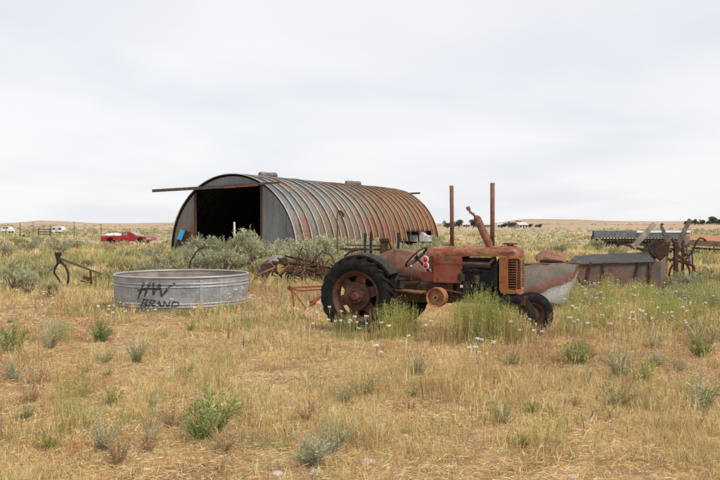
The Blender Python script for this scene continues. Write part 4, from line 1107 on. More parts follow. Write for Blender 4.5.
# ------------------------------------------------------------------ blue board and black sheet against the shed front
d0 = 55.5
sp_ = GX(180, d0)
o0 = Vector((QX, QY, 0)) + Matrix.Rotation(-QPHI, 3, 'Z') @ Vector((-4.05, -0.35, 0.0))
bo = thing('leaning_board', 'black board leaning on the rusty left wall of the shed', 'board', o0, -QPHI)
mb = MB(); mb.box((0, 0.12, 0.72), (0.75, 0.05, 1.45), Euler((R(-14), R(14), 0))); mb.build('board', 'iron_black', bo)
mb = MB(); mb.box((0.10, -0.12, 1.12), (0.42, 0.05, 0.72), Euler((R(-14), R(16), 0)))
o = mb.build('blue_panel', 'blue', None, loc=o0, bevel=0.02); o.rotation_euler = (0, 0, -QPHI)
tag(o, 'bright blue plastic panel propped on the black board at the shed', 'panel')

# ------------------------------------------------------------------ red coupe pickup in the left distance
d0 = 80.0; o0 = GX(129, d0)
pk = thing('pickup_truck', 'faded red pickup with a bed full of white junk parked beyond the sagebrush', 'pickup truck', o0, R(-4))
def side_prism(name, poly, y0, y1, mat, par=pk, bev=0.03):
    return wall(name, poly, y0, y1, mat, par)
def arch_pts(cx, r, z0, n=8):
    return [(cx + r * math.cos(math.pi * (1 - k / n)), z0 + r * math.sin(math.pi * (1 - k / n))) for k in range(n + 1)]
low = [(-2.55, 0.42)] + arch_pts(-1.55, 0.40, 0.40) + arch_pts(1.50, 0.40, 0.40) + [(2.5, 0.42), (2.56, 0.62), (2.50, 0.84), (1.1, 0.93), (0.35, 0.95), (-0.45, 0.95), (-2.52, 0.93), (-2.58, 0.6)]
b = side_prism('body', low, -0.88, 0.88, 'car_red')
bv = b.modifiers.new('bevel', 'BEVEL'); bv.width = 0.05; bv.segments = 2; bv.limit_method = 'ANGLE'
mb = MB(); mb.box((1.75, 0, 0.905), (1.35, 1.6, 0.06)); mb.box((2.30, -0.885, 0.70), (0.5, 0.02, 0.22)); mb.build('bonnet', 'car_faded', pk, bevel=0.02)
cab = [(-0.55, 0.95), (-0.40, 1.32), (0.30, 1.34), (0.95, 0.95)]
c_ = side_prism('cab', cab, -0.72, 0.72, 'car_red')
for s_ in (-0.725, 0.725):
    mb = MB(); g_ = [(-0.40, 0.98), (-0.30, 1.27), (0.10, 1.28), (0.10, 0.98)]
    wall('side_window', g_, s_ - 0.006, s_ + 0.006, 'glass', pk)
mb = MB(); mb.sheet((0.98, -0.64, 0.98), (0.98, 0.64, 0.98), (0.38, 0.60, 1.325), (0.38, -0.60, 1.325), 0.02, 1, 1, 0, 1); mb.build('windscreen', 'glass', pk)
for x in (-1.55, 1.50):
    for y in (-0.72, 0.72):
        mb = MB(); X = cyl_x((x, y, 0.30), (0, -1, 0)); mb.lathe([(0, 0.08), (0.16, 0.09), (0.31, 0.1), (0.33, 0.04), (0.33, -0.04), (0.31, -0.1), (0, -0.08)], 24, X); mb.build('wheel', 'tyre', pk, smooth=40)
mb = MB(); mb.box((2.60, 0, 0.5), (0.07, 1.6, 0.12)); mb.build('bumper', 'galv', pk)
for y in (-0.66, 0.66):
    mb = MB(); mb.lathe([(0, 0.03), (0.08, 0.02), (0.09, 0)], 14, cyl_x((2.53, y, 0.72), (1, 0, 0))); mb.build('headlight', 'glass', pk)
for k, (x, sz) in enumerate(((-2.1, 0.24), (-1.7, 0.3), (-1.25, 0.32), (-0.9, 0.22))):
    mb = MB(); vs = []
    r_ = random.Random(k)
    prof = [(0, sz), (sz * 0.7, sz * 0.8), (sz * 1.0, sz * 0.3), (sz * 0.95, 0), (0, 0)]
    mb.lathe(prof, 10, Matrix.Scale(1.2, 4, (1, 0, 0)))
    for i in range(len(mb.v)): mb.v[i] += Vector((r_.uniform(-.05, .05), r_.uniform(-.05, .05), r_.uniform(-.03, .04) if mb.v[i].z > 0.05 else 0))
    o = mb.build('white_sack', 'white_paint', None, loc=Vector(o0) + Matrix.Rotation(R(-4), 3, 'Z') @ Vector((x, -0.2 + 0.2 * (k % 2), 0.93)), smooth=50)
    tag(o, ['small white sack nearest the tailgate of the red pickup', 'white sack second from the tailgate of the red pickup', 'large white sack in the middle of the red pickup bed', 'small white sack against the cab of the red pickup'][k], 'sack', 'white sacks in the pickup bed')

# ------------------------------------------------------------------ far vehicles, scrap and posts on the left
def van(name, px, d, L, H, label, cat, rz=0.0, matb='white_paint'):
    o0 = GX(px, d); t = thing(name, label, cat, o0, rz)
    wp = [(-L / 2, 0.35), (L / 2, 0.35), (L / 2, 0.35 + H * 0.45), (L * 0.36, 0.35 + H * 0.55), (L * 0.24, 0.3 + H), (-L / 2 + 0.1, 0.3 + H), (-L / 2, 0.35 + H * 0.8)]
    wall('body', wp, -0.9, 0.9, matb, t)
    for x0, x1 in ((-L * 0.36, -L * 0.12), (-L * 0.08, L * 0.2)):
        wall('window', [(x0, 0.3 + H * 0.6), (x1, 0.3 + H * 0.6), (x1 - 0.1, 0.3 + H * 0.88), (x0, 0.3 + H * 0.88)], -0.92, -0.905, 'dark_glass', t)
    for x in (-L * 0.3, L * 0.3):
        for y in (-0.75, 0.75):
            mb = MB(); mb.lathe([(0, 0.1), (0.28, 0.1), (0.32, 0), (0.28, -0.1), (0, -0.1)], 16, cyl_x((x, y, 0.32), (0, -1, 0))); mb.build('wheel', 'tyre', t, smooth=40)
    return t
def camper(name, px, d, L, H, label):
    o0 = GX(px, d); t = thing(name, label, 'trailer', o0, R(3))
    wp = [(-L / 2, 0.5), (L / 2, 0.5), (L / 2 + 0.15, H * 0.6), (L / 2 - 0.3, H), (-L / 2 + 0.3, H), (-L / 2 - 0.1, H * 0.7)]
    wall('body', wp, -1.1, 1.1, 'white_paint', t)
    for x0, x1 in ((-L * 0.4, -L * 0.15), (L * 0.15, L * 0.4)):
        wall('window', [(x0, H * 0.6), (x1, H * 0.6), (x1, H * 0.82), (x0, H * 0.82)], -1.13, -1.105, 'dark_glass', t)
    wall('door', [(-0.3, 0.6), (0.3, 0.6), (0.3, H * 0.86), (-0.3, H * 0.86)], -1.125, -1.105, 'roof_grey', t)
    for y in (-0.9, 0.9):
        mb = MB(); mb.lathe([(0, 0.1), (0.28, 0.1), (0.32, 0), (0.28, -0.1), (0, -0.1)], 16, cyl_x((0, y, 0.32), (0, -1, 0))); mb.build('wheel', 'tyre', t, smooth=40)
    mb = MB(); mb.beam((L / 2, 0, 0.45), (L / 2 + 0.9, 0, 0.42), 0.08, 0.08); mb.build('tow_bar', 'iron_black', t)
    return t
camper('camper_trailer', 58.5, 160, 2.2, 1.55, 'white camper trailer left of the red pickup in the distance')
van('parked_van', 8, 190, 2.4, 1.2, 'white van with dark windows at the left edge of the distance', 'van')
van('derelict_van', 416, 71.0, 2.6, 1.02, 'pale derelict vehicle shell by the torn lower edge of the shed wall', 'vehicle', R(-15), 'roof_grey')
d0 = 118; o0 = GX(21, d0); A = lambda px, py, dd=0.0: rel(px, py, d0 + dd, o0)
mb = MB(); mb.sheet(Vector((-0.9, 0, 0)), Vector((1.1, -0.3, 0)), A(24, 234.5), A(18, 237, 1.0), 0.08, 3, 3, 0.05, 1); mb.sheet(Vector((1.1, -0.3, 0)), Vector((0.9, 2.0, 0)), A(22, 236, 1), A(24, 234.5), 0.06, 2, 2, 0.04, 2)
tag(mb.build('scrap_sheet', 'rust_dark', None, loc=o0), 'dark tilted scrap metal sheet at the far left beyond the sagebrush', 'scrap metal')
d0 = 125; o0 = GX(44, d0)
pn = thing('corral_panel', 'dark weathered corral panel of wooden rails in the left distance', 'fence panel', o0)
for z in (0.45, 0.85, 1.25):
    mb = MB(); mb.box((0, 0, z), (1.9, 0.06, 0.16)); mb.build('rail', 'darkwood', pn)
for x in (-0.9, 0.9):
    mb = MB(); mb.box((x, 0.08, 0.7), (0.14, 0.1, 1.4)); mb.build('post', 'darkwood', pn)
POSTS = [(33.2, 110, 2.3, 'tall thin post beside the corral panel at the far left', 0.07), (51, 124, 1.6, 'short thick post left of the white camper trailer', 0.14), (74, 100, 2.3, 'tall thin post right of the white camper trailer', 0.07),
         (101, 92, 1.95, 'tall thin post at the tailgate of the red pickup', 0.06), (20, 118, 2.1, 'thick dark post above the tilted scrap sheet', 0.13), (6, 130, 1.7, 'dark post beside the white van at the left edge', 0.10), (29, 122, 1.0, 'low dark post just right of the scrap sheet', 0.1)]
for px, d, h, lb, w in POSTS:
    mb = MB(); mb.tube([(0, 0, -0.2), (0.02, 0, h * 0.6), (0.0, 0, h)], [w * 0.6, w * 0.55, w * 0.45], 8)
    tag(mb.build('fence_post', 'darkwood', None, loc=GX(px, d), smooth=50), lb, 'post', 'posts in the left distance')

# ------------------------------------------------------------------ far houses
def house(px, d, L, Wd, H, rf, label, rz, wmat='house', rmat='roof_grey'):
    o0 = GX(px, d); t = thing('farmhouse', label, 'house', o0, rz)
    mb = MB(); mb.box((0, 0, H / 2), (L, Wd, H)); mb.build('wall', wmat, t)
    mb = MB(); e = 0.4
    vs = [(-L / 2 - e, -Wd / 2 - e, H), (L / 2 + e, -Wd / 2 - e, H), (L / 2 + e, 0, H + rf), (-L / 2 - e, 0, H + rf), (-L / 2 - e, Wd / 2 + e, H), (L / 2 + e, Wd / 2 + e, H)]
    mb.add(vs, [(0, 1, 2, 3), (3, 2, 5, 4), (0, 3, 4), (1, 5, 2), (0, 4, 5, 1)]); mb.build('roof', rmat, t)
    for k in range(3):
        x = -L * 0.32 + k * L * 0.32
        if k == 1:
            mb = MB(); mb.box((x, -Wd / 2 - 0.02, 1.05), (1.0, 0.08, 2.1)); mb.build('door', 'darkwood', t)
        else:
            mb = MB(); mb.box((x, -Wd / 2 - 0.02, H * 0.6), (1.4, 0.08, 1.1)); mb.build('window', 'dark_glass', t)
    return t
house(521, 430, 5.6, 4.8, 1.9, 1.5, 'small white gabled farmhouse right of the exhaust pipes on the horizon', R(25))
house(502, 480, 4.5, 4, 1.8, 1.1, 'low pale farmhouse between the exhaust pipe and the gabled farmhouse', R(-20), 'white_paint')
house(487, 520, 5, 4, 1.9, 1.2, 'pale farmhouse seen just behind the exhaust pipe', R(10))
house(466, 540, 4.5, 4, 1.8, 1.0, 'pale low shed between two dark trees behind the tractor pipes', R(0), 'white_paint')

# ------------------------------------------------------------------ plants: leaf meshes
def leaf_cloud(n, pos, direc, length, width, cols, seed):
    """n narrow leaves as two-triangle diamonds: arrays of positions, directions (n,3), lengths, widths, colours"""
    r = np.random.default_rng(seed)
    direc = direc / np.maximum(np.linalg.norm(direc, axis=1, keepdims=True), 1e-6)
    rnd = r.normal(size=(n, 3))
    side = np.cross(direc, rnd); side /= np.maximum(np.linalg.norm(side, axis=1, keepdims=True), 1e-6)
    L = length[:, None]; Wd = width[:, None]
    a = pos; b = pos + direc * L * 0.5 + side * Wd; c = pos + direc * L; d = pos + direc * L * 0.5 - side * Wd
    co = np.stack([a, b, c, d], 1).reshape(-1, 3)
    q = np.arange(n * 4).reshape(n, 4)
    return co, q, np.repeat(cols, 4, 0)
def palette(r, n, pal, jit=0.12):
    pal = np.array(pal); k = r.integers(0, len(pal), n)
    return np.clip(pal[k] * (1 + r.normal(0, jit, (n, 1))), 0.005, 0.9)
SAGE = [(0.38, 0.395, 0.25), (0.45, 0.45, 0.315), (0.29, 0.315, 0.185), (0.51, 0.50, 0.37), (0.38, 0.36, 0.195)]
SAGE_Y = [(0.40, 0.38, 0.18), (0.46, 0.41, 0.22), (0.34, 0.33, 0.16), (0.51, 0.45, 0.28)]
GREEN = [(0.23, 0.29, 0.10), (0.29, 0.335, 0.12), (0.18, 0.245, 0.085), (0.37, 0.38, 0.15)]
PALEG = [(0.46, 0.46, 0.30), (0.53, 0.51, 0.36), (0.38, 0.40, 0.24)]
def bush_proto(name, seed, h, w, nleaf, pal, ll=0.09, lw=0.012, lobes=7, upright=0.6):
    """bush of several uneven lobes on bare twigs: foliage mesh and stem mesh"""
    r = np.random.default_rng(seed)
    lc = np.stack([r.normal(0, w * 0.26, lobes), r.normal(0, w * 0.26, lobes), h * r.uniform(0.35, 0.72, lobes)], 1)
    lr = np.stack([w * r.uniform(0.16, 0.3, lobes)] * 2 + [h * r.uniform(0.20, 0.34, lobes)], 1)
    # sprigs: tips on lobes, each carries leaves along it
    ns = nleaf // 14
    k = r.integers(0, lobes, ns)
    dv = r.normal(size=(ns, 3)); dv[:, 2] = np.abs(dv[:, 2]) * 0.9 - 0.15
    dv /= np.linalg.norm(dv, axis=1, keepdims=True)
    base = lc[k] + dv * lr[k] * r.uniform(0.35, 0.85, (ns, 1))
    base[:, 2] = np.maximum(base[:, 2], 0.04)
    sd = dv * 0.8 + np.array([0, 0, upright]); sd /= np.linalg.norm(sd, axis=1, keepdims=True)
    sl = h * r.uniform(0.10, 0.26, ns)
    m = 14
    u = r.uniform(0, 1, (ns, m, 1))
    pos = (base[:, None] + sd[:, None] * sl[:, None, None] * u).reshape(-1, 3)
    dr = (sd[:, None] * 0.9 + r.normal(0, 0.55, (ns, m, 3))).reshape(-1, 3)
    n = len(pos)
    tint = np.repeat(palette(r, ns, pal, 0.16), m, 0) * (1 + r.normal(0, 0.10, (n, 1)))
    co, q, cols = leaf_cloud(n, pos, dr, ll * r.uniform(0.6, 1.4, n), lw * r.uniform(0.7, 1.3, n), np.clip(tint, 0.01, 0.9), seed + 1)
    fm = fast_mesh(name + '_foliage', co, q, np.zeros((0, 3), int), cols, 'leaf')
    mb = MB(); rr = random.Random(seed)
    for i in range(lobes * 2):
        c = Vector(lc[i % lobes]) + Vector((rr.uniform(-.1, .1), rr.uniform(-.1, .1), rr.uniform(0, .15))) * w
        b0 = Vector((rr.uniform(-.06, .06), rr.uniform(-.06, .06), -0.05))
        mid = b0.lerp(c, 0.5) + Vector((rr.uniform(-.06, .06), rr.uniform(-.06, .06), 0.0)) * h
        mb.tube([b0, mid, c], [0.02 * h, 0.013 * h, 0.005 * h], 5)
    for i in range(16):
        a = rr.uniform(0, 6.28); q_ = rr.uniform(0.25, 0.6) * w; H_ = h * rr.uniform(0.55, 1.0)
        b0 = Vector((rr.uniform(-.08, .08), rr.uniform(-.08, .08), -0.03)); tp = Vector((q_ * math.cos(a), q_ * math.sin(a), H_))
        md = b0.lerp(tp, 0.55) + Vector((rr.uniform(-.08, .08), rr.uniform(-.08, .08), rr.uniform(-.06, .06))) * h
        mb.tube([b0, md, tp], [0.013 * h, 0.009 * h, 0.003 * h], 4)
        for j in range(3):
            e = md.lerp(tp, rr.uniform(0.1, 0.8)); mb.tube([e, e + Vector((rr.uniform(-.14, .14), rr.uniform(-.14, .14), rr.uniform(0.02, .16))) * h], [0.005 * h, 0.002 * h], 3)
    sm = mb.build('stem', 'twig'); smesh = sm.data; bpy.data.objects.remove(sm)
    return fm, smesh
def place_bush(proto, name, px, d, s, label, group, cat='shrub', sink=0.03, sz=None, rz=None):
    o0 = GX(px, d); o0.z -= sink
    t = thing(name, label, cat, o0, rz if rz is not None else random.uniform(0, 6.28), group)
    t.scale = (s * random.uniform(0.9, 1.1), s * random.uniform(0.9, 1.1), sz or s)
    mesh_obj('foliage', proto[0], t); mesh_obj('stem', proto[1], t)
    return t
SB = [bush_proto('sagebrush', 100 + k, 1.0, 1.15, 2600, SAGE if k < 3 else SAGE_Y, 0.085, 0.011, 8) for k in range(5)]
TALL = [bush_proto('tall_sagebrush', 130 + k, 1.0, 0.8, 2800, SAGE + PALEG, 0.08, 0.010, 8, 1.2) for k in range(2)]
BUSHES = [  # px, distance, height, which, label
    (240, 30, 1.62, 'T0', 'tallest pale sagebrush standing in front of the shed doorway'),
    (253, 29, 1.40, 'T1', 'leafy grey sagebrush just right of the tallest one before the doorway'),
    (223, 27, 1.15, 'S1', 'broad sagebrush left of the tallest one under the shed doorway'),
    (208, 25, 1.00, 'S0', 'bluish green sagebrush close behind the middle of the stock tank'),
    (182, 27, 0.95, 'S3', None), (165, 29, 1.10, 'S2', 'rounded sagebrush directly below the blue panel'), (150, 26, 0.95, 'S1', None), (133, 27, 0.92, 'S4', None), (118, 30, 0.8, 'S3', None),
    (262, 25, 0.85, 'S4', None), (275, 36, 1.1, 'S0', None), (287, 32, 1.1, 'S2', None), (300, 29, 1.45, 'T1', 'upright grey sagebrush at the right corner of the shed front'), (313, 27, 1.35, 'S1', 'dense sagebrush right behind the tangled hay rake'),
    (327, 28, 1.45, 'T0', 'tall sagebrush beside the thin hooked pipe'), (340, 31, 1.25, 'S0', None), (352, 34, 1.1, 'S2', None), (322, 24.5, 0.95, 'S3', None), (334, 25.5, 0.9, 'S2', None), (345, 25, 0.8, 'S4', None),
    (196, 34, 1.0, 'S2', None), (176, 36, 0.95, 'S4', None), (150, 38, 0.9, 'S0', None), (125, 42, 0.8, 'S1', None), (265, 33, 1.2, 'S1', None), (215, 33, 1.3, 'S0', None), (232, 35, 1.25, 'S3', None),
    (12, 22, 0.72, 'S1', 'green grey sagebrush at the left edge of the picture'), (28, 20.5, 0.6, 'S0', 'low sagebrush in front of the one at the left edge'), (22, 26, 0.7, 'S2', None), (50, 19.5, 0.5, 'S4', None), (45, 27, 0.6, 'S3', None),
    (62, 45, 0.75, 'S0', 'lone sagebrush midway between the plough and the white camper trailer'), (105, 24, 0.55, 'S3', None), (88, 32, 0.5, 'S4', None),
    (695, 20, 0.62, 'S0', 'blue grey sagebrush below the flatbed trailer'), (680, 19.2, 0.5, 'S1', None), (708, 18.3, 0.5, 'S2', None), (716, 22, 0.7, 'S3', None),
    (668, 16.5, 0.45, 'S0', 'small blue grey sagebrush nearest of those at the right edge'), (640, 18.5, 0.45, 'S3', None), (605, 17.5, 0.4, 'S1', None), (702, 15.4, 0.5, 'S2', None), (590, 16.2, 0.35, 'S0', None), (660, 21, 0.5, 'S3', None), (618, 40, 0.8, 'S3', None), (600, 55, 0.8, 'S0', None), (560, 48, 0.7, 'S2', None), (545, 36, 0.6, 'S4', None), (490, 44, 0.7, 'S1', None), (470, 34, 0.6, 'S0', None),
    (436, 62, 1.0, 'S0', 'sagebrush at the foot of the rusty far end of the shed'), (405, 40, 1.0, 'S1', None), (392, 36, 1.0, 'S3', None), (428, 46, 0.95, 'S2', None), (448, 52, 0.8, 'S4', None), (378, 42, 1.1, 'S0', None), (363, 38, 1.0, 'S1', None),
    (185, 47, 1.0, 'S1', None), (160, 50, 0.9, 'S2', None), (142, 46, 0.8, 'S4', None), (110, 52, 0.8, 'S3', None), (75, 58, 0.8, 'S1', None), (30, 52, 0.8, 'S2', None), (8, 44, 0.7, 'S0', None), (18, 66, 0.9, 'S3', None), (38, 74, 0.9, 'S2', None),
]
for px, d, h, w, lb in BUSHES:
    if px < 205 and 24 < d < 60 and px > 100: h *= 0.66 if d > 40 else 0.78
    pr = TALL[int(w[1])] if w[0] == 'T' else SB[int(w[1])]
    lab = lb or ('grey green sagebrush in the thicket between stock tank and shed' if px < 360 and px > 115 and d < 45 else ('grey green sagebrush scattered on the plain beside the shed' if px > 100 else 'grey green sagebrush scattered in the grass on the left'))
    if lb is None and px > 600: lab = 'grey green sagebrush in tall grass at the right edge'
    place_bush(pr, 'sagebrush', px, d, h, lab, 'sagebrush clumps')

# far scrub: one mass nobody could count
def far_scrub():
    r = np.random.default_rng(55)
    n = 4600
    d = 55 * np.exp(r.uniform(0, 1, n) ** 0.8 * math.log(1100 / 55))
    x = r.uniform(-0.62, 0.62, n) * d
    keep = np.where(d > 330, vnoise(x * 0.22, d * 0.9, 60) + r.uniform(-0.08, 0.08, n) > 0.6, vnoise(x * 0.5, d, 30) + r.uniform(-0.25, 0.25, n) > 0.47)
    # keep the shed footprint and the track of the pickup clear
    lx = (x - QX) * math.cos(QPHI) - (d - QY) * math.sin(QPHI); ly = (x - QX) * math.sin(QPHI) + (d - QY) * math.cos(QPHI)
    keep &= ~((np.abs(lx) < QR + 0.6) & (ly > -1.5) & (ly < QL + 1.5))
    keep &= ~((np.abs(x + 23) < 4.2) & (np.abs(d - 79) < 5))
    x, d = x[keep], d[keep]; n = len(x)
    h = r.uniform(0.2, 0.65, n) * np.where(d > 200, 1.4, 1.0) * np.where(d > 420, 2.2, 1.0)
    pal = palette(r, n, [(0.31, 0.32, 0.20), (0.36, 0.35, 0.23), (0.25, 0.26, 0.15), (0.42, 0.36, 0.23), (0.36, 0.27, 0.18)], 0.12)
    m = 44
    dv = r.normal(size=(n, m, 3)); dv[..., 2] = np.abs(dv[..., 2]); dv /= np.linalg.norm(dv, axis=2, keepdims=True)
    rad = r.uniform(0.4, 1.0, (n, m, 1))
    c = np.stack([x, d, gz(x, d)], 1)
    pos = c[:, None] + dv * rad * np.stack([h * 0.95, h * 0.95, h * 0.85], 1)[:, None]
    drc = dv + np.array([0, 0, 0.6]) + r.normal(0, 0.4, (n, m, 3))
    L = np.repeat(h, m) * r.uniform(0.25, 0.5, n * m)
    cols = np.repeat(pal, m, 0) * (1 + r.normal(0, 0.14, (n * m, 1)))
    co, q, cc = leaf_cloud(n * m, pos.reshape(-1, 3), drc.reshape(-1, 3), L, L * 0.28, np.clip(cols, 0.01, 0.9), 3)
    o = mesh_obj('distant_scrub', fast_mesh('distant_scrub', co, q, np.zeros((0, 3), int), cc, 'leaf'))
    tag(o, 'grey green scrub dotting the plain out to the far fields', 'scrub', kind='stuff')
far_scrub()

# trees on the horizon
def tree_proto(seed, h, w, pal, n=2200):
    r = np.random.default_rng(seed)
    lobes = 9
    lc = np.stack([r.normal(0, w * 0.22, lobes), r.normal(0, w * 0.22, lobes), h * r.uniform(0.3, 0.85, lobes)], 1)
    k = r.integers(0, lobes, n)
    dv = r.normal(size=(n, 3)); dv /= np.linalg.norm(dv, axis=1, keepdims=True)
    pos = lc[k] + dv * np.array([w * 0.2, w * 0.2, h * 0.17]) * r.uniform(0.4, 1.0, (n, 1))
    cols = palette(r, n, pal, 0.18)
    co, q, cc = leaf_cloud(n, pos, dv + r.normal(0, 0.5, (n, 3)), h * r.uniform(0.05, 0.10, n), h * r.uniform(0.016, 0.028, n), cols, seed)
    fm = fast_mesh('tree_crown', co, q, np.zeros((0, 3), int), cc, 'leaf')
    mb = MB(); mb.tube([(0, 0, -0.2), (0.03 * h, 0, h * 0.3), (0, 0.02 * h, h * 0.7)], [0.05 * h, 0.035 * h, 0.012 * h], 8)
    for i in range(5): mb.tube([(0.02 * h, 0, h * 0.22), tuple(lc[i])], [0.022 * h, 0.008 * h], 6)
    sm = mb.build('trunk', 'twig'); d_ = sm.data; bpy.data.objects.remove(sm)
    return fm, d_
TP = [tree_proto(200 + k, 1.0, 1.0, [(0.075, 0.095, 0.065), (0.10, 0.12, 0.08), (0.13, 0.145, 0.095)]) for k in range(3)]
TREES = [(447.5, 380, 4.6, 1.15, 'round dark tree left of the first tall pipe on the horizon'), (459, 390, 5.2, 1.1, 'dark tree just right of the first tall pipe on the horizon'), (473.5, 400, 5.4, 1.25, 'broad dark tree behind the bent muffler on the horizon'),
         (512, 425, 4.4, 1.2, 'dark tree left of the gabled farmhouse'), (518, 445, 5.2, 0.9, 'taller dark tree touching the gabled farmhouse'), (539, 470, 3.0, 1.6, 'low bushy tree right of the gabled farmhouse'), (530, 450, 3.0, 1.3, 'small bush tree at the right wall of the gabled farmhouse'), (505, 470, 3.6, 1.2, 'small dark tree by the low pale farmhouse'),
         (435, 62, 0.1, 1, None), (662, 700, 3.2, 1.2, 'tiny dark tree on the skyline above the planks')]
for px, d, h, wf, lb in TREES:
    if lb is None: continue
    t = thing('horizon_tree', lb, 'tree', GX(px, d), random.uniform(0, 6), 'dark trees on the horizon')
    h *= 0.85; t.scale = (h * wf, h * wf, h)
    p = random.choice(TP); mesh_obj('crown', p[0], t); mesh_obj('trunk', p[1], t)
for k in range(17):
    px = 686 + k * 2.6 + random.uniform(-1, 1); d = 900 + random.uniform(-60, 60); h = random.uniform(3.5, 7.0) + (3.0 if k in (10, 11) else 0) - (1.5 if k < 3 else 0)
    o0 = GX(px, d)
    o0.z = gzf(o0.x, d)
    t = thing('horizon_tree', 'dark evergreen in the far windbreak at the right edge of the skyline', 'tree', o0, random.uniform(0, 6), 'windbreak evergreens at the far right')
    s_ = h * 1.05
    t.scale = (s_ * 0.9, s_ * 0.9, s_)
    p = random.choice(TP); mesh_obj('crown', p[0], t); mesh_obj('trunk', p[1], t)

# ------------------------------------------------------------------ grass
def keepout(x, y):
    k = np.hypot(x - TX, y - TY) < TR + 0.02
    lx = (x - TC.x) * math.cos(TH_) - (y - TC.y) * math.sin(TH_); ly = (x - TC.x) * math.sin(TH_) + (y - TC.y) * math.cos(TH_)
    k |= (np.abs(ly) < 0.10) & (lx > -0.2) & (lx < 2.4)
    for sy in (-0.8, 0.8): k |= (np.abs(ly - sy) < 0.17) & (np.abs(lx) < 0.5)
    qx = (x - QX) * math.cos(QPHI) - (y - QY) * math.sin(QPHI); qy = (x - QX) * math.sin(QPHI) + (y - QY) * math.cos(QPHI)
    k |= (np.abs(qx) < QR + 0.2) & (qy > -0.4) & (qy < QL + 0.3)
    return k
def blades(cx, cy, per, spread, hgt, wid, lean, pal_idx, pals, seed, head=0.0):
    """tufts at (cx,cy): per blades each; returns arrays for one mesh"""
    r = np.random.default_rng(seed)
    n = len(cx) * per
    X = np.repeat(cx, per) + r.normal(0, 1, n) * np.repeat(spread, per)
    Y = np.repeat(cy, per) + r.normal(0, 1, n) * np.repeat(spread, per)
    k = ~keepout(X, Y)
    X, Y = X[k], Y[k]
    H = (np.repeat(hgt, per) * r.uniform(0.45, 1.15, n))[k]
    Wd = (np.repeat(wid, per) * r.uniform(0.6, 1.3, n))[k]
    LN = (np.repeat(lean, per) * r.uniform(0.1, 1.5, n))[k]
    pid = np.repeat(pal_idx, per)[k]
    n = len(X)
    cols = np.zeros((n, 3))
    for i, p in enumerate(pals):
        mk = pid == i
        cols[mk] = palette(r, int(mk.sum()), p, 0.22)
    tz = np.repeat(r.normal(1, 0.17, len(cx)), per)[k][:n]
    cols *= tz[:, None]
    az = r.uniform(0, 6.283, n); fa = r.uniform(0, 6.283, n)
    dx, dy = np.cos(az), np.sin(az); sx, sy = np.cos(fa) * Wd, np.sin(fa) * Wd
    Z = gz(X, Y) - 0.01
    lx1 = LN * H * 0.35; lx2 = LN * H
    z1 = H * 0.55 * (1 - 0.5 * np.minimum(LN, 1.5) / 1.5); z2 = H * np.sqrt(np.maximum(1 - np.minimum(LN * 0.6, 0.9) ** 2, 0.1))
    wm = 0.8 + head
    v = np.empty((n, 5, 3))
    v[:, 0] = np.stack([X - sx, Y - sy, Z], 1); v[:, 1] = np.stack([X + sx, Y + sy, Z], 1)
    mx_, my_ = X + dx * lx1, Y + dy * lx1
    v[:, 2] = np.stack([mx_ + sx * wm, my_ + sy * wm, Z + z1], 1); v[:, 3] = np.stack([mx_ - sx * wm, my_ - sy * wm, Z + z1], 1)
    v[:, 4] = np.stack([X + dx * lx2, Y + dy * lx2, Z + z2], 1)
    i0 = np.arange(n)[:, None] * 5
    q = i0 + np.array([[0, 1, 2, 3]]); t = i0 + np.array([[3, 2, 4]])
    return v.reshape(-1, 3), q, t, np.repeat(np.clip(cols, 0.01, 0.85), 5, 0)
STRAW = [(0.79, 0.57, 0.27), (0.85, 0.67, 0.37), (0.69, 0.47, 0.21), (0.88, 0.75, 0.49), (0.75, 0.53, 0.25), (0.56, 0.36, 0.165)]
RUSSET = [(0.50, 0.29, 0.16), (0.58, 0.36, 0.205), (0.40, 0.225, 0.125), (0.64, 0.43, 0.26)]
OLIVE = [(0.33, 0.345, 0.145), (0.41, 0.40, 0.18), (0.26, 0.285, 0.12), (0.52, 0.45, 0.22)]
YGREEN = [(0.32, 0.375, 0.10), (0.42, 0.445, 0.14), (0.24, 0.30, 0.08), (0.54, 0.50, 0.20)]
PALS = [STRAW, RUSSET, OLIVE, YGREEN]
def scatter(d0, d1, n, r, margin=2.5):
    """tuft centres, denser near the viewpoint"""
    u = r.uniform(0, 1, n)
    d = d0 * (d1 / d0) ** u
    x = r.uniform(-1, 1, n) * (0.47 * d + margin)
    return x, d
def green_field(x, y):
    px = 360 + x / y * 800
    g = fbm(x, y, 3.2)
    side = 0.05 * sstep(560, 660, px) * sstep(9, 14, y) + 0.07 * sstep(19, 26, y) + 0.06 * sstep(14, 18, y) * sstep(260, 80, px)
    return g + side
def tallness(x, y):
    """0 where the grass is short and flattened, 1 in the taller meadow"""
    px = 360 + x / y * 800
    n = fbm(x + 11, y + 5, 3.0) - 0.5
    t = 0.75 * sstep(540, 640, px) * sstep(12.5, 16, y) + 0.8 * sstep(19.5, 27, y) + 0.25 * sstep(250, 60, px) * sstep(15, 19, y)
    return np.clip(t + n * 0.9 * (0.25 + t), 0, 1)
